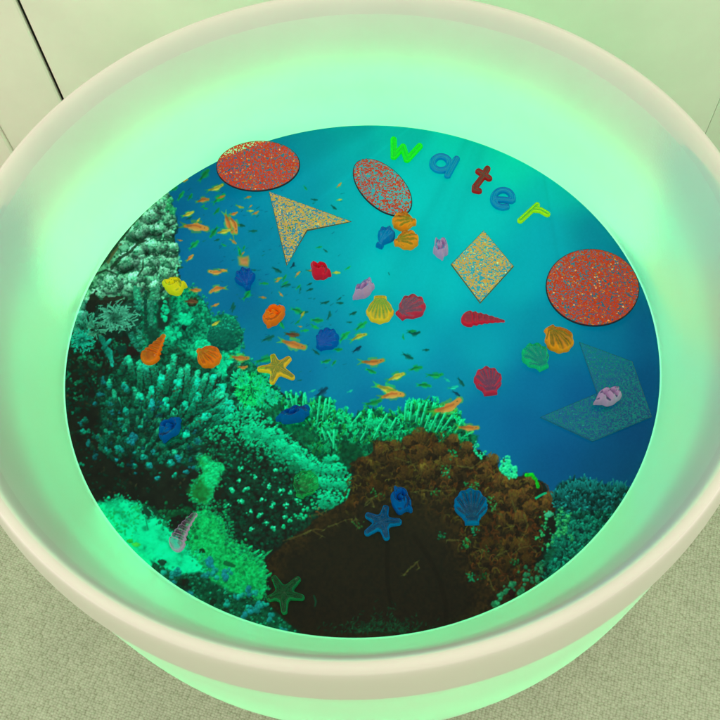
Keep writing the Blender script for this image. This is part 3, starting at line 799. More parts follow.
# pale wisps along the ledge
for pts in ([(283, 541), (292, 538), (304, 534), (311, 530), (318, 534), (322, 536)], [(304, 534), (314, 529), (324, 530)], [(328, 527), (336, 524), (345, 520), (352, 519)], [(310, 516), (320, 514), (326, 511)], [(366, 503), (372, 498), (380, 494)],
            [(415, 492), (424, 490), (432, 491), (442, 491), (455, 490)], [(447, 540), (458, 540), (464, 541)], [(407, 571), (413, 566), (417, 562), (419, 568)], [(404, 575), (408, 571)], [(396, 450), (404, 448), (414, 450)], [(352, 522), (356, 519), (358, 527)],
            [(367, 505), (372, 500), (374, 507)], [(395, 458), (408, 462), (418, 466)], [(458, 466), (472, 468), (480, 462), (488, 460)], [(484, 510), (492, 512), (500, 514)], [(512, 555), (520, 548), (530, 546), (536, 552)], [(498, 555), (506, 551), (512, 560)], [(488, 576), (492, 586), (494, 590)],
            [(524, 515), (528, 525), (524, 535), (519, 545)], [(512, 500), (516, 512), (514, 526)]):
    stroke(pts, 1.7, 1.1, jit((96, 104, 46), r, .15), jit((112, 88, 36), r, .2), alpha=.42, rough=2.4)
    for k in range(4):
        p = pts[r.integers(len(pts))]; a = r.uniform(0, 6.28); stroke([p, (p[0] + 4 * math.cos(a), p[1] + 4 * math.sin(a))], 1.1, .6, (88, 96, 44), (50, 48, 26), alpha=.7)
# green sprigs on the brown coral
for x, y, c in ((468, 540, (60, 190, 90)), (466, 546, (40, 150, 70)), (474, 530, (30, 200, 130)), (468, 488, (50, 190, 100)), (476, 487, (70, 180, 90)), (470, 575, (30, 190, 110)), (474, 579, (30, 170, 110)), (487, 549, (90, 140, 60)), (446, 473, (40, 190, 110)), (452, 456, (10, 200, 110)),
                (445, 468, (70, 150, 70)), (434, 492, (60, 150, 70)), (490, 500, (90, 190, 90)), (494, 508, (90, 180, 90)), (484, 575, (40, 90, 40)), (376, 494, (60, 140, 60)), (442, 537, (30, 150, 90)), (515, 562, (40, 120, 60)), (357, 524, (80, 120, 50)), (318, 513, (150, 100, 50))):
    for k in range(9):
        blob(x + r.normal(0, 2.6), y + r.normal(0, 2.2), r.uniform(.6, 1.7), r.uniform(.5, 1.2), r.uniform(0, 3), jit(c, r, .25), np.array(c) * .45, rough=.6, alpha=.75)
# dim weed at the foot
for k in range(260):
    x = r.normal(382, 24); y = 632 - abs(r.normal(0, 1)) * (13 if 374 < x < 396 else 6); a = r.uniform(0, 6.28)
    stroke([(x, y), (x + 3.5 * math.cos(a), y + 3.5 * math.sin(a))], 1.3, .8, jit((34, 82, 46), r, .3), (30, 50, 32), alpha=.5)
stroke([(314, 596), (316, 602), (315, 606)], 2, 1.4, (26, 72, 44), alpha=.7)
# two reflections of a cord, painted dark into the print's colours
stroke([(388, 542), (387, 562), (388, 585), (391, 605)], 4.5, 4, (22, 20, 15), alpha=.3)
stroke([(414, 536), (428, 556), (440, 580), (446, 604), (446, 622)], 5, 4.5, (22, 20, 15), alpha=.3)

# ---- right-hand corals
tuft = [(500, 470), (500, 464), (504, 456), (510, 457), (512, 466), (516, 468), (517, 478), (510, 480)]
for q in inpoly(tuft, 110, r): blob(q[0], q[1], r.uniform(.8, 2.0), None, 0, jit((84, 250, 170), r, .06), (10, 170, 104), alpha=.85)
for x, y in ((478, 446), (476, 452), (483, 453), (481, 456), (475, 444)):
    for k in range(5): blob(x + r.normal(0, 1.3), y + r.normal(0, 1.3), r.uniform(.7, 1.5), None, 0, (60, 236, 160), (8, 130, 84))
stroke([(527, 475), (532, 475), (536, 480), (538, 487)], 4.5, 3, (10, 190, 30), (20, 160, 30), shade=.25)
stroke([(536, 498), (541, 495), (546, 493)], 2.4, 2, (10, 170, 110))
bush = [(552, 500), (556, 488), (562, 482), (572, 480), (580, 477), (588, 480), (600, 484), (612, 485), (622, 486), (632, 490), (630, 500), (600, 540), (566, 570), (545, 590), (545, 560), (558, 530), (556, 510)]
fill(bush, tex((6, 34, 32), (10, 96, 84), FINE * 1.3 - .3), 2.5, 1.2)
for q in inpoly(bush, 620, r):
    up = -math.pi / 2 + r.normal(0, .8); L = r.uniform(2.5, 6); lower = q[1] > 512
    c = jit((22, 134, 124) if not lower else (16, 150, 116), r, .25) * (.55 if r.random() < .35 else 1)
    p1 = (q[0] + L * math.cos(up), q[1] + L * math.sin(up))
    stroke([q, p1], 2.0, 1.5, c * .45, c, shade=.3)
    if r.random() < .5:
        a = up + r.choice([-1, 1]) * .8; stroke([q, (q[0] + L * .6 * math.cos(a), q[1] + L * .6 * math.sin(a))], 1.4, 1, c * .5, c * .95)
for k in range(60):
    x = r.uniform(560, 628); y = 484 + r.normal(0, 1.6) + (6 if x < 566 else 0)
    stroke([(x, y + 4), (x + r.normal(0, 2), y - 2)], 1.6, 1.0, (8, 84, 78), (24, 134, 128))
for q in inpoly([(556, 520), (580, 518), (600, 522), (590, 545), (560, 575), (548, 570)], 130, r): blob(q[0], q[1], r.uniform(.8, 2.0), None, 0, jit((20, 158, 120), r, .25), (4, 66, 54), alpha=.85)
for x, y, R in ((549, 514, 4.5), (546, 519, 3.5), (562, 512, 4), (568, 516, 4), (566, 522, 4), (558, 524, 4), (560, 530, 5), (554, 536, 4), (564, 534, 4), (572, 538, 3), (545, 528, 3), (542, 534, 3), (538, 538, 3), (545, 546, 4), (552, 541, 3), (558, 516, 3)):
    for k in range(10): blob(x + r.normal(0, R * .5), y + r.normal(0, R * .5), R * r.uniform(.18, .42), None, 0, jit((84, 206, 116), r, .25), (20, 100, 54), rough=.8, alpha=.85)
blob(549, 514, 4, 3.4, 0, (120, 214, 160), (40, 120, 80))
for x, y, a, b in ((526, 575, 5, 8), (540, 572, 5, 9), (536, 582, 6, 5), (505, 591, 6, 6), (500, 597, 4, 5), (513, 585, 3, 3), (520, 592, 4, 4), (496, 605, 3, 4)):
    for k in range(12): blob(x + r.normal(0, a * .5), y + r.normal(0, b * .5), r.uniform(1, 2.4), None, 0, jit((72, 160, 104), r, .2), (24, 84, 52), alpha=.8)
blob(512, 594, 4, 4, 0, (50, 24, 22), (28, 20, 18)); fill([(548, 548), (556, 548), (552, 560), (542, 566)], (16, 70, 44), 2, 2, .7)

# ---- bottom-left corals
aqua = [(92, 503), (104, 503), (118, 497), (126, 501), (138, 502), (142, 512), (146, 520), (156, 516), (164, 520), (172, 532), (184, 544), (200, 556), (206, 566), (202, 578), (186, 582), (176, 572), (160, 566), (154, 560), (150, 574), (140, 574), (100, 530)]
fill(aqua, tex((2, 140, 88), (0, 246, 168), (MID - .5) * 1.7 + FINE * .5 + .42, (0, 226, 150)), 2.5, 1)
for q in inpoly(aqua, 260, r): blob(q[0], q[1], r.uniform(1, 3.4), r.uniform(.7, 2), r.uniform(-1, 1), jit((0, 246, 170), r, .05), jit((2, 204, 130), r, .12), alpha=.35)
for q in inpoly([(104, 508), (140, 506), (140, 530), (120, 545)], 70, r): blob(q[0], q[1], r.uniform(.8, 2.6), r.uniform(.6, 1.4), r.uniform(0, 3), jit((30, 200, 90), r, .2), (4, 130, 70), alpha=.6)
blob(136, 545, 4, 2.4, 0, (120, 220, 70), (40, 190, 80)); blob(130, 541, 3, 2, 0, (70, 200, 60), (20, 150, 60))
stroke([(140, 502), (144, 510), (146, 520), (148, 530)], 1.4, 1, (6, 120, 74), alpha=.8)
fill([(140, 504), (150, 506), (160, 512), (156, 517), (147, 521)], (16, 66, 44), 2, 1.5, .85); stroke([(148, 508), (152, 512)], 1.6, 1, (60, 190, 140))
# green rock pillar
pil = [(198, 458), (206, 455), (214, 462), (224, 464), (225, 470), (219, 473), (221, 480), (214, 488), (212, 498), (208, 506), (200, 504), (190, 498), (192, 484), (202, 474)]
fill(pil, tex((26, 70, 34), (10, 206, 120), FINE * 1.2 - .2 + np.clip((PX - 196) / 40, -.2, .5), (24, 142, 66)), 2, 1)
for q in inpoly([(204, 458), (214, 462), (224, 466), (218, 480), (210, 496), (206, 480)], 70, r): blob(q[0], q[1], r.uniform(.8, 2.2), None, 0, jit((14, 236, 140), r, .1), (8, 140, 80), alpha=.8)
fill([(188, 490), (202, 480), (210, 490), (207, 504), (192, 498)], tex((40, 70, 30), (24, 132, 54), FINE), 2, 2.5, .8)
stroke([(188, 510), (178, 512), (168, 516), (164, 524)], 7, 4, (14, 66, 36), (10, 84, 44), alpha=.7)
rock = [(198, 512), (206, 508), (215, 514), (223, 520), (225, 532), (232, 540), (245, 546), (252, 556), (262, 560), (266, 572), (266, 588), (262, 600), (250, 596), (236, 598), (226, 590), (214, 586), (206, 572), (196, 556), (180, 540), (186, 524)]
fill(rock, tex((4, 110, 54), (4, 228, 120), FINE * 1.1 + MID * .5 - .35 + (SPK - .5) * .5, (6, 178, 86)), 2.4, 1)
for q in inpoly(rock, 330, r):
    a = r.uniform(0, 6.28); c = jit((20, 226, 120) if r.random() > .4 else (24, 204, 92), r, .15)
    stroke([q, q + 2.6 * np.array([math.cos(a), math.sin(a)])], 1.4, .8, c * .7, c, alpha=.6)
for x, y in ((255, 552), (258, 556), (266, 576), (262, 590), (248, 548), (262, 568)): stroke([(x - 2, y + 2), (x + 4, y - 2)], 3, 1.5, (4, 160, 90), (14, 232, 140))
stroke([(262, 558), (268, 553), (272, 550)], 2.4, 1.2, (10, 190, 110), (50, 130, 70))
blob(202, 551, 3.2, 2.6, 0, (14, 60, 30), (16, 40, 22)); stroke([(226, 563), (234, 566)], 5, 3, (14, 70, 40), alpha=.8)
fringe(aqua, 260, (4, 236, 156), (4, 130, 84), 2.6, seed=51)
fringe(rock, 330, (10, 206, 112), (6, 92, 50), 3.0, seed=52)
fringe(pil, 110, (14, 190, 112), (20, 90, 50), 2.0, seed=53)
for q in inpoly([(206, 500), (226, 500), (240, 545), (268, 552), (264, 566), (232, 556)], 160, r): blob(q[0], q[1], r.uniform(.6, 1.7), None, 0, jit((12, 180, 104), r, .35), (8, 60, 36), alpha=.75)
for q in inpoly([(140, 500), (200, 506), (196, 545), (160, 530)], 90, r): blob(q[0], q[1], r.uniform(.7, 2.0), None, 0, jit((14, 110, 58), r, .4), (16, 50, 30), alpha=.7)
# knobbly heads at the very foot
foot = [(152, 562), (160, 566), (178, 575), (200, 572), (216, 584), (232, 592), (250, 600), (268, 604), (286, 622), (300, 634), (292, 640), (250, 628), (200, 606), (158, 578)]
fill(foot, tex((10, 46, 30), (8, 104, 68), FINE * 1.3 - .3), 2, 1.5)
for q in inpoly(foot, 330, r):
    b = r.random(); blob(q[0], q[1], r.uniform(.7, 1.8), None, 0, jit((16, 190, 132) if b > .55 else (22, 110, 66), r, .25), (8, 50, 34), alpha=.85)
for x, y, R in ((209, 561, 5), (211, 567, 4), (205, 576, 4), (214, 573, 5), (226, 575, 5.5), (230, 571, 3), (163, 572, 4), (172, 574, 5), (178, 572, 4), (187, 593, 5), (172, 583, 5), (183, 592, 4), (242, 594, 4), (249, 591, 5), (254, 593, 4), (255, 608, 6), (261, 605, 4), (250, 609, 4), (266, 604, 3), (246, 616, 5), (272, 617, 4.5), (228, 604, 4), (284, 631, 4), (190, 595, 4), (236, 598, 3)):
    t = r.random(); li = np.array((20, 204, 164)) * (1 - t) + np.array((34, 150, 180)) * t
    for k in range(5): blob(x + r.normal(0, R * .45), y + r.normal(0, R * .45), R * .52, None, 0, jit(li, r, .14), (4, 84, 76), alpha=.9, rough=.2)
for x, y in ((162, 562), (182, 582), (187, 588), (213, 602), (225, 612), (186, 582)): blob(x, y, 4, 3.4, 0, (36, 36, 24), (24, 24, 20), alpha=.8)

# inks of the green growth run a little stronger than first laid down
gm = (np.abs(ART - BARE).sum(-1) > 30) & (ART[..., 1] > 1.25 * ART[..., 0]); gm &= ~((PX < 184) & (PY < 300))
bk = ((PX < 184) & (PY < 300) & (np.abs(ART - BARE).sum(-1) > 30))[..., None]
ART[:] = np.where(bk, np.clip(ART * col((1.08, 1.24, 1.14)), 0, 255), ART)
gw = np.clip(gm.astype(np.float32), 0, 1)[..., None]
ART[:] = ART * (1 - gw) + np.clip(ART * col((.74, 1.05, 1.05)) + col((0, 3, 2)), 0, 255) * gw
# ---- fish
fr_ = np.random.default_rng(77)


def fish(x, y, L, ang, kind='o', tail=True, k=1.):
    """x,y centre; heads towards ang (degrees, clockwise from right)"""
    L = L * 1.1
    a = math.radians(ang + fr_.normal(0, 4)); ux, uy = math.cos(a), math.sin(a)
    H = L * (.44 if L < 16 else .37) * fr_.uniform(.85, 1.1)
    pal = {'o': ((214, 128, 54), (108, 182, 52), (158, 74, 40)), 'y': ((188, 166, 52), (56, 196, 64), (128, 116, 40)), 'g': ((14, 140, 62), (0, 184, 80), (0, 84, 60)),
           'd': ((4, 84, 70), (0, 104, 84), (2, 60, 64)), 'a': ((20, 196, 156), (10, 180, 140), (4, 120, 110)), 'n': ((6, 56, 74), (4, 64, 80), (4, 42, 62)), 'b': ((112, 70, 42), (58, 100, 52), (66, 40, 30))}[kind]
    body, edge, mark = [jit(c, fr_, .14) for c in pal]
    bend = fr_.normal(0, .07) * L; nx, ny = -uy, ux
    if ny > 0: nx, ny = -nx, -ny                                   # n points up in the picture

    def at(t, o=0.): return (x + ux * L * t + nx * (o + bend * (1 - 4 * t * t)), y + uy * L * t + ny * (o + bend * (1 - 4 * t * t)))
    soft = 1.0 * k
    if tail:
        for sgn in (-1, 1):
            b = a + math.pi + sgn * fr_.uniform(.3, .6); p = at(-.34)
            stroke([p, (p[0] + L * .26 * math.cos(b), p[1] + L * .26 * math.sin(b))], H * .34, .6, edge, edge * .9, alpha=.6 * soft)
    # fins and outline, then the tapering body, its lighter belly, stripe and head
    stroke([at(-.36), at(-.1), at(.2), at(.42)], H * .34, H * .58, edge * .8, edge, alpha=.6 * soft, rough=.7)
    stroke([at(-.02, -H * .25), at(.14, -H * .3)], H * .66, H * .6, edge, edge, alpha=.5 * soft, rough=.9)
    if L > 11: stroke([at(-.12, H * .42), at(.16, H * .45)], H * .3, H * .3, edge, edge * .9, alpha=.55 * soft, rough=1.2)
    stroke([at(-.36, 0), at(-.12, 0), at(.05, 0)], H * .22, H * .66, body * .86, body, alpha=.85 * soft, rough=.4)
    stroke([at(.02, 0), at(.2, 0), at(.40, 0)], H * .72, H * .40, body, body, alpha=.9 * soft, rough=.35)
    if L > 9:
        stroke([at(-.28, H * .05), at(.0, H * .1), at(.2, H * .04)], H * .22, H * .16, mark, alpha=.5 * soft, rough=1.2)
        stroke([at(-.2, -H * .2), at(.15, -H * .26)], H * .2, H * .2, np.clip(body * 1.18 + 14, 0, 255), alpha=.45 * soft)
    if L > 16: stroke([at(.33, H * .04), at(.335, H * .04)], 1.0, 1.0, (46, 52, 34), alpha=.6)


for f in [(204, 175, 14, -52, 'g'), (184, 181, 8, -15, 'o'), (215, 187, 17, -24, 'y'), (203, 201, 12, -10, 'o'), (219, 199, 14, -35, 'g'), (221, 197, 8, -25, 'o'), (181, 196, 10, -52, 'g'), (190, 197, 7, -55, 'g'), (174, 189, 7, -30, 'g'), (188, 214, 12, -22, 'y'),
          (189, 218, 6, -25, 'd'), (195, 228, 26, 3, 'o'), (214, 232, 12, 130, 'g'), (233, 213, 9, -12, 'o'), (194, 245, 11, -50, 'g'), (180, 240, 5, 10, 'o'), (190, 258, 9, -35, 'o'), (217, 240, 5, -20, 'd'), (253, 231, 8, 5, 'd'), (224, 245, 5, 20, 'g'), (239, 250, 7, 60, 'g'),
          (217, 270, 17, 172, 'o'), (218, 291, 17, 170, 'o'), (195, 290, 11, 0, 'o'), (191, 302, 12, 0, 'b'), (215, 305, 8, -20, 'o'), (216, 323, 9, 145, 'y'), (232, 306, 7, -62, 'd'), (241, 253, 7, 75, 'g'), (223, 270, 8, 20, 'o'), (246, 294, 12, -55, 'g'), (234, 309, 7, -62, 'd'),
          (277, 270, 9, 20, 'd'), (292, 265, 6, -55, 'n'), (264, 284, 8, 0, 'g'), (286, 286, 9, -20, 'd'), (297, 311, 12, 20, 'g'), (304, 313, 8, -10, 'd'), (317, 320, 11, 5, 'g'), (292, 334, 13, 10, 'b'), (268, 338, 12, -20, 'd'), (265, 358, 20, -20, 'g'), (315, 326, 8, 30, 'g'),
          (293, 344, 26, 22, 'o'), (240, 357, 18, 0, 'o'), (243, 366, 9, 0, 'o'), (353, 313, 7, -22, 'd'), (361, 326, 13, -35, 'g'), (344, 337, 12, -48, 'g'), (346, 333, 8, -20, 'g'), (338, 349, 8, 0, 'g'), (359, 338, 17, -22, 'y'), (357, 349, 9, -38, 'n'), (371, 371, 10, 20, 'g'),
          (372, 360, 24, -6, 'o'), (326, 361, 9, -20, 'g'), (334, 363, 6, -50, 'g'), (396, 377, 18, -28, 'y'), (388, 390, 27, 18, 'y'), (373, 402, 17, -8, 'g'), (392, 397, 24, -8, 'o'), (414, 331, 12, 0, 'd'), (412, 331, 7, 0, 'g'), (404, 337, 5, 80, 'g'), (408, 356, 11, 25, 'd'), (416, 369, 12, -12, 'g'),
          (350, 391, 5, -20, 'a'), (435, 374, 15, 0, 'g'), (424, 386, 13, 4, 'g'), (447, 380, 6, 35, 'a'), (453, 387, 10, -3, 'a'), (461, 382, 9, 50, 'd'), (432, 410, 14, -20, 'g'), (446, 404, 31, -16, 'o'), (468, 427, 22, -4, 'o'), (322, 392, 13, -38, 'n'), (312, 391, 7, -22, 'a'), (456, 394, 8, 30, 'n'),
          (282, 324, 9, 60, 'g'), (316, 352, 8, 30, 'd'), (325, 302, 8, -15, 'd'), (340, 303, 6, 0, 'd'), (426, 350, 6, 0, 'd'), (288, 399, 5, 0, 'n'), (277, 389, 4, 0, 'n'), (300, 380, 4, 0, 'd'), (254, 270, 4, 0, 'd'), (310, 290, 6, -20, 'd'), (389, 274, 2.5, 70, 'd')]:
    fish(*f)
for k in range(90):
    x, y = fr_.uniform(182, 350), fr_.uniform(178, 384)
    if y > 208 + (x - 180) * 1.12 or y < 196 - (x - 185) * .5: continue
    fish(x, y, fr_.uniform(4, 8), fr_.normal(-22, 28), fr_.choice(['o', 'g', 'g', 'd', 'y']), k=.85)
# a fish seen curled like a heart, and a blunt square one
fish(229, 223, 22, 68, 'o'); fish(231.5, 225, 19, 62, 'o'); fish(223.5, 231.5, 14, -8, 'y', tail=False); stroke([(233, 234), (234, 240)], 1.4, .8, (120, 150, 50), alpha=.7)
fill([(238, 256), (249, 256), (250, 261), (248, 267), (239, 265)], (150, 150, 54), 1.0, 1.2, .9); fill([(240, 258), (248, 257), (248, 265), (241, 264)], tex((176, 104, 60), (210, 140, 84), FINE), .8, 1.2, .9)


def picture_mat():
    N = 1050
    u = np.linspace(-1, 1, N); U, V = np.meshgrid(u, u)
    # squeeze the square grid's outermost ring onto the circle
    R = np.hypot(U, V); h = 2 / (N - 1)
    edge = (R > 1) & (R < 1 + 1.45 * h)
    U = np.where(edge, U / R, U); V = np.where(edge, V / R, V)
    ok = R < 1 + 1.45 * h
    P = np.c_[U.ravel(), V.ravel(), np.zeros(N * N)]
    px = proj(P)
    fx = np.clip((px[:, 0] - OX) * SC - .5, 0, CW - 1.001); fy = np.clip((px[:, 1] - OY) * SC - .5, 0, CH - 1.001)
    ix, iy = fx.astype(int), fy.astype(int); tx, ty = (fx - ix)[:, None], (fy - iy)[:, None]
    A = np.clip(ART, 0, 255)
    c = (A[iy, ix] * (1 - tx) + A[iy, ix + 1] * tx) * (1 - ty) + (A[iy + 1, ix] * (1 - tx) + A[iy + 1, ix + 1] * tx) * ty
    c = c / 255.; lin = np.where(c <= .04045, c / 12.92, ((c + .055) / 1.055) ** 2.4)
    lin = np.clip(lin / ILLUM, 0, .95)
    idx = np.full(N * N, -1); okf = ok.ravel(); idx[okf] = np.arange(okf.sum())
    g = np.arange(N * N).reshape(N, N)
    q = np.stack([g[:-1, :-1], g[:-1, 1:], g[1:, 1:], g[1:, :-1]], -1).reshape(-1, 4)
    q = idx[q[okf[q].all(1)]]
    nv, nf = int(okf.sum()), len(q)
    me = bpy.data.meshes.new('picture_mat')
    me.vertices.add(nv); me.vertices.foreach_set('co', (P[okf] * S).astype(np.float32).ravel())
    me.loops.add(nf * 4); me.loops.foreach_set('vertex_index', q.astype(np.int32).ravel())
    me.polygons.add(nf); me.polygons.foreach_set('loop_start', np.arange(0, nf * 4, 4, dtype=np.int32))
    me.update(calc_edges=True)
    at = me.color_attributes.new('print', 'FLOAT_COLOR', 'POINT')
    at.data.foreach_set('color', np.c_[lin[okf], np.ones(nv)].astype(np.float32).ravel())
    t = NT('backlit_print')
    vc = t.n('ShaderNodeVertexColor'); vc.layer_name = 'print'
    d = t.bsdf('Diffuse', vc.outputs['Color']); tr = t.bsdf('Translucent', vc.outputs['Color'])
    x = t.mix(.72, d, tr)
    gl = t.bsdf('Glossy', (1, 1, 1), .22)
    me.materials.append(t.surf(t.mix(.004, x, gl)))
    o = bpy.data.objects.new('picture_mat', me); COL.objects.link(o); o.location = (0, 0, ZP)
    tag(o, 'round backlit picture mat of a coral reef with small orange fish, lying in the tub', 'picture mat')


picture_mat()


# ------------------------------------------------------------------ see-through acrylic pieces on the mat
def mat_acrylic(name, tint, body, dens=.35, edge=.5, rough=.09):
    """clear coloured plastic: what lies behind shows through tinted; steep or thick places look denser"""
    t = NT(name); co = t.obj_coord()
    ge = t.n('ShaderNodeNewGeometry'); sx = t.n('ShaderNodeSeparateXYZ'); t.l(ge.outputs['Normal'], sx.inputs[0])
    slope = t.math('SUBTRACT', 1.0, t.math('ABSOLUTE', sx.outputs['Z']))
    fac = t.math('ADD', dens, t.math('MULTIPLY', t.math('MULTIPLY', slope, slope), edge * 2.3), True)
    fac = t.math('ADD', fac, t.math('MULTIPLY', t.math('SUBTRACT', t.noise(260, 3, .6, co), .5), .35), True)
    tr = t.n('ShaderNodeBsdfTransparent'); tr.inputs[0].default_value = (*tint, 1)
    d = t.bsdf('Diffuse', body); tl = t.bsdf('Translucent', body)
    x = t.mix(fac, tr.outputs[0], t.mix(.2, d, tl))
    g = t.bsdf('Glossy', (1, 1, 1), rough)
    fr = t.n('ShaderNodeFresnel'); fr.inputs[0].default_value = 1.48
    b = t.bump(t.noise(500, 2, .5, co), .25, .0015); t.l(b, fr.inputs['Normal'])
    return t.surf(t.mix(t.math('MULTIPLY', fr.outputs[0], .28), x, g))


AC = {
    'orange': mat_acrylic('orange_acrylic', (.95, .40, .03), (1.0, .36, .015), 0.24, 1.5),
    'flame': mat_acrylic('flame_orange_acrylic', (.95, .26, .02), (1.0, .22, .01), 0.4, 1.3),
    'amber': mat_acrylic('amber_acrylic', (1.0, .78, .10), (1.0, .62, .03), 0.2, 1.6),
    'yellow': mat_acrylic('yellow_acrylic', (1.0, .97, .08), (.95, .86, .02), 0.18, 1.5),
    'red': mat_acrylic('red_acrylic', (.75, .10, .13), (.80, .015, .05), 0.34, 1.4),
    'ruby': mat_acrylic('ruby_acrylic', (.85, .24, .30), (.66, .03, .08), 0.24, 1.5),
    'blue': mat_acrylic('blue_acrylic', (.02, .55, .95), (.0005, .20, .60), 0.24, 1.2),
    'deepblue': mat_acrylic('deep_blue_acrylic', (.01, .32, .92), (.0005, .13, .56), 0.26, 1.2),
    'lightblue': mat_acrylic('light_blue_acrylic', (.01, .60, .98), (.0005, .30, .70), 0.1, 1.6),
    'lilac': mat_acrylic('lilac_acrylic', (.88, .70, .97), (.58, .36, .68), 0.05, 1.5),
    'green': mat_acrylic('green_acrylic', (.25, .97, .50), (.01, .60, .26), 0.1, 1.1),
    'faint': mat_acrylic('faint_green_clear_acrylic', (.62, .97, .70), (.02, .40, .12), .05, .7),
    'bottle': mat_acrylic('dark_green_acrylic', (.2, .85, .4), (.01, .20, .08), .20, 1.6),
    'neon': mat_acrylic('neon_green_acrylic', (.2, 1.0, .15), (.012, 1.0, .02), .55, .9),
    'lime': mat_acrylic('lime_acrylic', (.45, 1.0, .12), (.52, 1.0, .008), .25, 1.6),
    'darkred': mat_acrylic('dark_red_acrylic', (.80, .16, .12), (.46, .012, .014), .34, 1.2),
}


def mat_glitter(name, a, b, scale, cover, clear=(.86, .92, .95), haze=.025, glint=.2):
    """clear sheet with flakes of glitter in it"""
    t = NT(name); co = t.obj_coord()
    wob = t.n('ShaderNodeTexNoise'); wob.inputs['Scale'].default_value = scale * .55; t.l(co, wob.inputs['Vector'])
    ad = t.n('ShaderNodeVectorMath'); ad.operation = 'MULTIPLY_ADD'
    t.l(wob.outputs['Color'], ad.inputs[0]); ad.inputs[1].default_value = (.5 / scale,) * 3; t.l(co, ad.inputs[2])
    v = t.n('ShaderNodeTexVoronoi'); v.feature = 'F1'; v.inputs['Scale'].default_value = scale; t.l(ad.outputs[0], v.inputs['Vector'])
    sp = t.n('ShaderNodeSeparateColor'); t.l(v.outputs['Color'], sp.inputs[0])
    patch = t.noise(scale * .16, 3, .6, co)
    thr = t.math('ADD', cover, t.math('MULTIPLY', t.math('SUBTRACT', patch, .5), .9))
    size = t.math('ADD', .44, t.math('MULTIPLY', sp.outputs[2], .42))
    on = t.math('MULTIPLY', t.math('LESS_THAN', sp.outputs[0], thr), t.math('LESS_THAN', v.outputs['Distance'], size))
    flake = t.ramp(sp.outputs[1], [(0, a), (.82, a), (.97, b), (1, tuple(min(1, 1.5 * q + glint) for q in b))])  # the brightest few flakes have a glint painted into their colour
    nrm = t.n('ShaderNodeVectorMath'); nrm.operation = 'SUBTRACT'; t.l(v.outputs['Color'], nrm.inputs[0]); nrm.inputs[1].default_value = (.5, .5, .5)
    ge = t.n('ShaderNodeNewGeometry'); n2 = t.n('ShaderNodeVectorMath'); n2.operation = 'MULTIPLY_ADD'
    t.l(nrm.outputs[0], n2.inputs[0]); n2.inputs[1].default_value = (.9, .9, .2); t.l(ge.outputs['Normal'], n2.inputs[2])
    nn = t.n('ShaderNodeVectorMath'); nn.operation = 'NORMALIZE'; t.l(n2.outputs[0], nn.inputs[0])
    d = t.n('ShaderNodeBsdfDiffuse'); t.l(flake, d.inputs[0]); t.l(nn.outputs[0], d.inputs['Normal'])
    gl = t.n('ShaderNodeBsdfGlossy'); t.l(flake, gl.inputs[0]); gl.inputs['Roughness'].default_value = .3; t.l(nn.outputs[0], gl.inputs['Normal'])
    fl = t.mix(.45, d.outputs[0], gl.outputs[0])
    tr = t.n('ShaderNodeBsdfTransparent'); tr.inputs[0].default_value = (*clear, 1)
    cl = t.mix(haze, tr.outputs[0], t.bsdf('Diffuse', (.8, .85, .85)))
    x = t.mix(on, cl, fl)
    coat = t.bsdf('Glossy', (1, 1, 1), .08); fr = t.n('ShaderNodeFresnel'); fr.inputs[0].default_value = 1.4
    return t.surf(t.mix(t.math('MULTIPLY', fr.outputs[0], .4), x, coat))


GL_RED = mat_glitter('red_glitter_sheet', (.52, .045, .012), (.60, .20, .03), 500, 1.2, (.80, .70, .66))
GL_REDF = mat_glitter('fine_red_glitter_sheet', (.50, .045, .018), (.56, .16, .05), 430, .76)
GL_YEL = mat_glitter('gold_glitter_sheet', (.60, .40, .08), (.56, .58, .28), 430, .80)
GL_CLEAR = mat_glitter('clear_sparkle_sheet', (.0, .20, .215), (.005, .27, .27), 900, .62, (.80, 1.0, .97), .0, .0)
EDGE = {'red': mat_acrylic('dark_red_cut_edge', (.3, .1, .1), (.02, .02, .03), .8, .2), 'gold': mat_acrylic('brown_cut_edge', (.5, .35, .2), (.16, .13, .05), .5, .2),
        'clear': mat_acrylic('clear_cut_edge', (.6, .9, .85), (.02, .22, .24), .3, .1)}

H0 = .004                     # pieces lie this much above the mat, in units


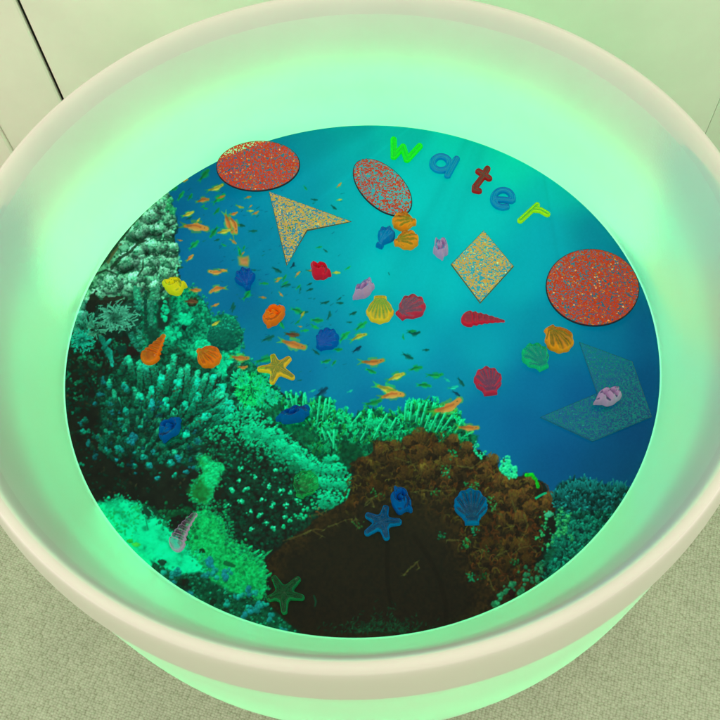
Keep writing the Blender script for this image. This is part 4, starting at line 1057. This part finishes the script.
# ---- flat sheets with cut edges
def sheet(name, pts_px, mat, edge, label, th=.0055, tilt=(0, 0, 0), z=H0, group='glitter sheets cut into shapes'):
    """outline given as picture points; tilt = (direction in degrees, rise at the far end in units)"""
    lift = z + th
    P = unproj(pts_px, lift)
    if tilt[1]:
        a = math.radians(tilt[0]); u = np.array([math.cos(a), math.sin(a)])
        for _ in range(4):
            s = P @ u; zz = lift + tilt[1] * (s - s.min()) / (s.max() - s.min())
            P = np.array([unproj(q, zq)[0] for q, zq in zip(pts_px, zz)])
        s = P @ u; zt = lift + tilt[1] * (s - s.min()) / (s.max() - s.min())
    else: zt = np.full(len(P), lift)
    ar = .5 * np.sum(P[:, 0] * np.roll(P[:, 1], -1) - P[:, 1] * np.roll(P[:, 0], -1))
    if ar < 0: P = P[::-1]; zt = zt[::-1]
    c = P.mean(0); n = len(P); b = .0035
    nx = np.roll(P, -1, 0) - np.roll(P, 1, 0); nx = np.c_[-nx[:, 1], nx[:, 0]]; nx /= np.linalg.norm(nx, axis=1)[:, None]
    vs = []
    for (off, dz) in ((b, 0), (0, -b * .6), (0, -th)):
        for i in range(n):
            q = P[i] + nx[i] * off - c
            vs.append((q[0] * S, q[1] * S, (zt[i] + dz - z) * S))
    fs = [tuple(range(n)), tuple(range(3 * n - 1, 2 * n - 1, -1))]; sl = [0, 2]
    for r_ in range(2):
        for i in range(n):
            j = (i + 1) % n; fs.append((r_ * n + j, r_ * n + i, (r_ + 1) * n + i, (r_ + 1) * n + j)); sl.append(1)
    o = mesh_obj(name, vs, fs, [mat, edge, M_CLEAR], None, False, sl, (c[0] * S, c[1] * S, ZP + z * S))
    tag(o, label, 'glitter sheet', group)
    return o


t = NT('clear_film'); tr = t.n('ShaderNodeBsdfTransparent'); tr.inputs[0].default_value = (.97, .98, .98, 1); M_CLEAR = t.surf(tr.outputs[0])


def ell(cx, cy, a, b, ang, n=72):
    t = np.linspace(0, 2 * math.pi, n, endpoint=False); ca, sa = math.cos(math.radians(ang)), math.sin(math.radians(ang))
    return np.c_[cx + a * np.cos(t) * ca - b * np.sin(t) * sa, cy + a * np.cos(t) * sa + b * np.sin(t) * ca]


sheet('glitter_oval', ell(258, 165.6, 42, 25.2, -3), GL_RED, EDGE['red'], 'wide red glitter oval tilted against the tub wall at the top left', tilt=(115, .075))
sheet('glitter_oval', ell(382.5, 187, 36, 20.5, 43), GL_REDF, EDGE['red'], 'slim speckled red glitter oval lying aslant just below the green letter w')
sheet('glitter_disc', ell(592.7, 287.2, 47, 38.6, 6), GL_RED, EDGE['red'], 'large round red glitter disc touching the right side of the tub wall', tilt=(15, .03))
sheet('glitter_arrowhead', [(268.8, 191.3), (351.5, 221), (307.3, 230.2), (286.3, 265.2)], GL_YEL, EDGE['gold'], 'gold glitter arrowhead with a notched end, below the left red oval')
sheet('glitter_diamond', [(483.8, 230), (514, 266), (480.2, 303), (450.7, 264)], GL_YEL, EDGE['gold'], 'gold glitter square lying on its corner like a diamond in open water')
sheet('clear_chevron', [(579.5, 341.5), (632.5, 361), (652, 416.2), (593, 440.8), (540.3, 416.7), (597.3, 392.8)], GL_CLEAR, EDGE['clear'], 'clear sparkly chevron sheet beneath a lilac shell at the right', th=.008)


# ---- moulded pieces: a height field over an outline given as a signed distance (negative inside)
def field_mesh(name, sdf, hgt, lo, hi, mat, n=64, z=H0):
    lo = np.array(lo); hi = np.array(hi); ctr = (lo + hi) / 2
    step = (hi - lo).max() / n
    nx, ny = np.ceil((hi - lo) / step).astype(int) + 1
    gx = lo[0] + np.arange(nx) * step; gy = lo[1] + np.arange(ny) * step
    X, Y = np.meshgrid(gx, gy); D = sdf(X, Y)
    D = np.where(np.abs(D) < step * .04, -step * .04, D)
    xs, ys, ds = X.ravel(), Y.ravel(), D.ravel()
    verts = {}; V = []; fs = []

    def vid(key, x, y):
        if key not in verts: verts[key] = len(V); V.append((x, y))
        return verts[key]

    def cut(a, b):
        a, b = (a, b) if a < b else (b, a); t_ = ds[a] / (ds[a] - ds[b])
        return vid((a, b), xs[a] + (xs[b] - xs[a]) * t_, ys[a] + (ys[b] - ys[a]) * t_)
    for j in range(ny - 1):
        for i in range(nx - 1):
            a = j * nx + i; q4 = (a, a + 1, a + nx + 1, a + nx)
            s4 = [ds[k] < 0 for k in q4]
            if not any(s4): continue
            if all(s4): fs.append([vid(k, xs[k], ys[k]) for k in q4]); continue
            for tri in ((q4[0], q4[1], q4[2]), (q4[0], q4[2], q4[3])):
                po = []
                for m_ in range(3):
                    p, q = tri[m_], tri[(m_ + 1) % 3]
                    if ds[p] < 0: po.append(vid(p, xs[p], ys[p]))
                    if (ds[p] < 0) != (ds[q] < 0): po.append(cut(p, q))
                if len(po) >= 3: fs.append(po)
    A = np.array(V); d = sdf(A[:, 0], A[:, 1]); h = np.maximum(hgt(np.minimum(d, 0), A[:, 0], A[:, 1]), .002)
    vs = [((x - ctr[0]) * S, (y - ctr[1]) * S, hh * S) for (x, y), hh in zip(A, h)]
    cnt = {}
    for f in fs:
        for p, q in zip(f, f[1:] + f[:1]): cnt[(p, q)] = 1
    nb = {}
    for (p, q) in list(cnt):
        if (q, p) not in cnt:
            for k in (p, q):
                if k not in nb: nb[k] = len(vs); vs.append((vs[k][0], vs[k][1], 0))
            fs.append([q, p, nb[p], nb[q]])
    o = mesh_obj(name, vs, fs, mat, None, True, None, (ctr[0] * S, ctr[1] * S, ZP + z * S))
    return o


def sm_min(a, b, k):
    h = np.clip(.5 + .5 * (b - a) / k, 0, 1); return b * (1 - h) + a * h - k * h * (1 - h)


def seg_sdf(X, Y, a, b, ra, rb):
    dx, dy = b[0] - a[0], b[1] - a[1]; t = np.clip(((X - a[0]) * dx + (Y - a[1]) * dy) / (dx * dx + dy * dy + 1e-12), 0, 1)
    return np.hypot(X - a[0] - t * dx, Y - a[1] - t * dy) - (ra + (rb - ra) * t)


def pxu(c):
    """size in units of one picture pixel near picture point c"""
    q = unproj([(c[0] - 5, c[1]), (c[0] + 5, c[1])], .01); return np.linalg.norm(q[1] - q[0]) / 10


def frame(cx, cy, tipx, tipy, z=.01):
    """origin and unit axis on the mat for a piece centred at (cx,cy) whose axis points to (tipx,tipy) in the picture"""
    o = unproj((cx, cy), z)[0]; p = unproj((tipx, tipy), z)[0]; d = p - o; L = np.linalg.norm(d)
    return o, d / L, L


def scallop(label, matk, c, hinge, r, flat=1.0, ears=1.0, ribs=9, z=H0, hgt=.034, name='scallop_shell'):
    """fan shell; hinge = picture point of the hinge end; r = fan radius in picture px (across)"""
    o, u, L = frame(c[0], c[1], hinge[0], hinge[1]); v = np.array([-u[1], u[0]]); R = r * pxu(c)
    Lh = L

    def loc(X, Y): return (X - o[0]) * u[0] + (Y - o[1]) * u[1], (X - o[0]) * v[0] + (Y - o[1]) * v[1]

    def sdf(X, Y):
        a, b = loc(X, Y)
        th = np.arctan2(b, Lh - a)
        fan = np.hypot(a * 1.0, b * flat) - R * (1 + .035 * np.cos(th * ribs * 2.2))
        fan = sm_min(fan, np.maximum((np.abs(b) - (Lh * 1.04 - a) * R / Lh) * .7, np.maximum(a - Lh * .95, -a)), .006)
        ear = np.maximum(np.abs(a - Lh * .93) - R * .15, np.abs(b) - R * .40 * ears) - R * .05
        return sm_min(fan, ear, .01)

    def h(d, X, Y):
        a, b = loc(X, Y); th = np.arctan2(b, Lh * 1.05 - a); q = np.clip(-d / (R * .40), 0, 1)
        rr_ = np.hypot(Lh * 1.05 - a, b) / (Lh + R)
        rib = np.cos(th * ribs * 2.2) * .24 * np.clip(rr_ * 1.5 - .2, 0, 1)
        return hgt * (.22 + .68 * np.sqrt(1 - (1 - q) ** 2) * (1 + rib * .9) + .10 * np.clip(-d / R, 0, 1)) + .0012 * np.sin(rr_ * 26)
    m_ = (R + .02) * 1.6
    e = max(m_, Lh + R * .4)
    ob = field_mesh(name, sdf, h, o - e, o + e, AC[matk], 84, z)
    tag(ob, label, 'toy shell', 'clear acrylic shells and starfish'); return ob


def cone(label, matk, base, tip, r0, r1, turns=6, bend=0., z=H0, name='spire_shell'):
    """long pointed whorled shell from its wide base to its tip (picture points, px radii)"""
    p, q = unproj(base, .01)[0], unproj(tip, .01)[0]; u = (q - p); L = np.linalg.norm(u); u /= L; v = np.array([-u[1], u[0]])
    R0, R1 = r0 * pxu(base), r1 * pxu(base)

    def loc(X, Y):
        a = ((X - p[0]) * u[0] + (Y - p[1]) * u[1]) / L; b = (X - p[0]) * v[0] + (Y - p[1]) * v[1]
        return a, b - bend * L * 4 * a * (1 - a)

    def sdf(X, Y):
        a, b = loc(X, Y); t = np.clip(a, 0, 1); w = (R0 + (R1 - R0) * t ** .9) * (1 + .10 * np.cos(t * turns * 2 * math.pi + b / R0 * 1.2))
        return np.hypot((a - t) * L, b) - w

    def h(d, X, Y):
        a, b = loc(X, Y); t = np.clip(a, 0, 1); w = R0 + (R1 - R0) * t; q_ = np.clip(-d / (w * .95), 0, 1)
        return w * .95 * (.25 + .75 * np.sqrt(1 - (1 - q_) ** 2)) * (1 + .20 * np.cos(t * turns * 2 * math.pi + b / R0 * 1.2) * q_)
    c = (p + q) / 2; e = L * .5 + max(R0, R1) * 1.6 + abs(bend) * L
    ob = field_mesh(name, sdf, h, c - e, c + e, AC[matk], 84, z)
    tag(ob, label, 'toy shell', 'clear acrylic shells and starfish'); return ob


def conch(label, matk, c, axis, ra, rb, lobes=5, seed=0, z=H0, hgt=.044, spiral=True, name='conch_shell', lip=1.0):
    """knobbly whelk: axis = picture point towards the pointed end, ra/rb half length and half width in px"""
    o, u, L = frame(c[0], c[1], axis[0], axis[1]); v = np.array([-u[1], u[0]]); A, B = ra * pxu(c), rb * pxu(c)
    q = np.random.default_rng(seed); ph = q.uniform(0, 6.28, 3)

    def loc(X, Y): return ((X - o[0]) * u[0] + (Y - o[1]) * u[1]) / A, ((X - o[0]) * v[0] + (Y - o[1]) * v[1]) / B

    def sdf(X, Y):
        a, b = loc(X, Y); th = np.arctan2(b, a)
        k = 1 + .07 * np.cos(lobes * th + ph[0]) + .05 * np.cos(2 * th + ph[1]) + .03 * np.cos((lobes + 3) * th + ph[2])
        body = (np.hypot(a, b) - .86 * k) * B
        tip = seg_sdf(a, b, (.3, 0), (1.0, .1 * lip), .45, .12) * B
        mouth = seg_sdf(a, b, (-.3, -.35), (-.8, -.55 * lip), .35, .18) * B
        return sm_min(sm_min(body, tip, B * .15), mouth, B * .15)

    def h(d, X, Y):
        a, b = loc(X, Y); th = np.arctan2(b, a + .1); r_ = np.hypot(a, b); q_ = np.clip(-d / (B * .42), 0, 1)
        base = .25 + .75 * np.sqrt(1 - (1 - q_) ** 2)
        sp = np.cos(th + r_ * 8.5) if spiral else np.cos(a * 11 + b * 2)
        groove = -.35 * np.exp(-((b + .22 + .25 * a) / .10) ** 2) * np.exp(-(a + .1) ** 2 * 2.2)
        return hgt * base * (1 + .34 * sp * q_ + groove)
    e = max(A, B) * 1.45
    ob = field_mesh(name, sdf, h, o - e, o + e, AC[matk], 80, z)
    tag(ob, label, 'toy shell', 'clear acrylic shells and starfish'); return ob


def star(label, matk, c, tips, r0, r1, z=H0, hgt=.026, name='starfish'):
    C0 = unproj(c, .01)[0]; T = [unproj(q, .01)[0] for q in tips]; R0, R1 = r0 * pxu(c), r1 * pxu(c)

    def each(X, Y): return [seg_sdf(X, Y, C0, C0 + (q - C0) * (1 - R1 / np.linalg.norm(q - C0)), R0, R1) for q in T]

    def sdf(X, Y):
        es = each(X, Y); d = es[0]
        for e_ in es[1:]: d = sm_min(d, e_, .010)
        return d

    def h(d, X, Y):
        q_ = np.clip(-d / (R0 * 1.1), 0, 1); dc = np.hypot(X - C0[0], Y - C0[1])
        ridge = np.zeros_like(d)
        for q in T: ridge = np.maximum(ridge, np.exp(-(np.maximum(seg_sdf(X, Y, C0, q, 0, 0), 0) / (R1 * .42)) ** 2))
        return hgt * (.34 + .66 * np.sqrt(1 - (1 - q_) ** 2)) * (1 - .30 * ridge * np.clip(dc / R0, 0, 1)) * (1 + .05 * np.cos(dc * 260))
    P = np.array(T); lo, hi = P.min(0) - .02, P.max(0) + .02
    ob = field_mesh(name, sdf, h, lo, hi, AC[matk], 84, z)
    tag(ob, label, 'toy starfish', 'clear acrylic shells and starfish'); return ob


def letter(label, matk, strokes, w, name, hgt=.015, z=H0):
    ST = [[unproj(q, .01)[0] for q in s] for s in strokes]; R = w * pxu(strokes[0][0])

    def sdf(X, Y):
        d = np.full(np.shape(X), 9.0)
        for s in ST:
            for a, b in zip(s[:-1], s[1:]): d = np.minimum(d, seg_sdf(X, Y, a, b, R, R))
        return d

    def h(d, X, Y):
        q_ = np.clip(-d / R, 0, 1)
        return hgt * (.45 + .55 * np.clip(np.sin(np.minimum(q_ * 2.2, 1) * math.pi / 2), 0, 1) - .42 * np.clip((q_ - .5) / .3, 0, 1))
    P = np.array([q for s in ST for q in s]); lo, hi = P.min(0) - R * 1.3, P.max(0) + R * 1.3
    ob = field_mesh(name, sdf, h, lo, hi, AC[matk], 90, z)
    tag(ob, label, 'toy letter', 'see-through letters spelling water'); return ob


def arc(cx, cy, rx, ry, a0, a1, n=22):
    return [(cx + rx * math.cos(math.radians(a)), cy + ry * math.sin(math.radians(a))) for a in np.linspace(a0, a1, n)]


letter('bright green clear letter w, first letter of the word water', 'neon', [[(393.6, 139.5), (393.8, 156.5), (403, 146.5), (407, 159.5), (419.5, 146)]], 3.3, 'letter')
letter('light blue clear letter a, right of the green w', 'lightblue', [arc(441, 163.3, 8.4, 7.0, 0, 360, 30), [(456.5, 158.8), (452.5, 166), (447.6, 175.2)]], 3.4, 'letter')
letter('dark red clear letter t between the two blue letters', 'darkred', [[(487.3, 168.6), (482.5, 177), (475.2, 186.5), (475, 190), (478.8, 190.8)], [(478.6, 171.3), (489, 178.2)]], 3.3, 'letter')
letter('blue clear letter e between the red t and the lime r', 'lightblue', [[(495.0, 199.5), (503, 199.7), (511.5, 200.5)] + arc(503, 198.6, 9.6, 8.6, 8, -292, 30)], 3.3, 'letter')
letter('yellow green clear letter r, last of the letters', 'lime', [[(520.3, 220.3), (528, 213.2), (537, 205)], [(533, 209.5), (540.5, 210), (547.4, 214)]], 3.0, 'letter')

scallop('orange scallop with its hinge to the right, touching the slim red oval', 'orange', (402.5, 222.2), (415, 223), 10.2, ears=.5)
scallop('orange scallop with its hinge to the left, below another orange one', 'orange', (408, 240.8), (395.5, 243.5), 10.6, ears=.5)
scallop('small blue scallop left of the pair of orange shells', 'blue', (386.5, 235.5), (379, 247), 8.6, ears=.9)
conch('lilac whelk left of the gold diamond, upright', 'lilac', (441, 250), (441.5, 262), 11, 8.5, 5, 3)
conch('small red whelk below the gold arrowhead', 'red', (320, 272.5), (310, 264), 11, 9, 4, 4)
conch('lilac whelk lying slanted above the yellow scallop', 'lilac', (364, 291), (354, 297.5), 13, 8, 5, 5)
scallop('yellow scallop with its hinge up, beside a red scallop', 'amber', (380, 312), (380.3, 298.5), 13.2, ears=1.1)
scallop('dark red scallop with its hinge low left, beside the yellow scallop', 'ruby', (412.3, 307), (400, 316), 13.2, ears=.9)
cone('red pointed spire shell lying flat below the gold diamond', 'red', (470.5, 318.8), (503.5, 320.3), 8.6, 1.4, 6, .03)
scallop('dark red scallop standing alone with its hinge down, below the red spire', 'ruby', (487.8, 380), (490.5, 393.5), 13.6, ears=1.1)
scallop('orange scallop overlapping a green one below the large red disc', 'orange', (559, 341.5), (549, 330), 14, ears=.9, z=H0 + .006)
scallop('pale green scallop half tucked beside the orange one on the right', 'green', (535, 356), (543.5, 368), 13.5, ears=.9)
conch('lilac whelk resting on the clear chevron sheet', 'lilac', (607, 400), (593, 404.5), 14.5, 9, 5, 9, z=H0 + .0125, spiral=False)
star('amber yellow starfish beside the middle of the fish shoal', 'amber', (277, 368.5), [(272.5, 354.5), (290.8, 357.5), (294.3, 378.5), (271.5, 384), (257.3, 369.3)], 5.6, 2.7)
scallop('blue scallop among the fish right of the orange whelk', 'deepblue', (327.5, 339.5), (319.5, 348), 11.5, flat=1.0, ears=.6)
scallop('small blue scallop under the square orange fish', 'deepblue', (245, 277.5), (248, 289), 9.6, ears=.5)
conch('orange whelk above the largest printed fish left of centre', 'flame', (274, 317), (285, 310), 12.5, 10, 4, 12)
conch('yellow sea snail with a green tinge on the pale coral edge', 'yellow', (174.5, 287.5), (163.5, 284), 11.5, 9.6, 3, 14, hgt=.04)
cone('orange cone shell on the green coral at the left', 'flame', (150.8, 355.5), (163, 335.5), 9.4, 2.2, 5, .0)
scallop('orange scallop on bright coral left of the amber starfish', 'flame', (209.5, 357.5), (199, 351.5), 11.6, ears=.3)
conch('blue whelk among the finger coral tips on the left', 'deepblue', (170, 430), (180, 421.5), 13.5, 9.5, 4, 17)
conch('dark blue whelk lying wide across the green coral thicket', 'deepblue', (294.5, 416), (279, 419), 17, 8.6, 5, 18)
cone('lilac pointed shell among the green coral at the lower left', 'lilac', (177.2, 541.5), (193.5, 515), 8.6, 3.0, 6, .06)
star('dark green starfish at the lower edge of the black shade', 'bottle', (283.5, 594), [(273, 576), (300, 577.5), (304.5, 598.2), (284.5, 614.5), (266.5, 599.5)], 5.6, 3.0)
star('blue starfish touching a blue whelk on the brown coral', 'blue', (382.2, 522.6), [(365.3, 514.5), (386.5, 505.5), (401.8, 522), (387.3, 540.2), (364.8, 534.6)], 5.6, 3.2)
conch('blue whelk leaning on the blue starfish', 'deepblue', (400.8, 501.5), (396.5, 489), 14.5, 11.5, 4, 22)
scallop('blue scallop with its hinge down on the brown coral', 'blue', (470.8, 505), (472, 523), 16.4, ears=.95, ribs=10)
scallop('faint clear green scallop on the bright coral ridge', 'faint', (306, 483), (300, 496), 12.5, ears=.7)
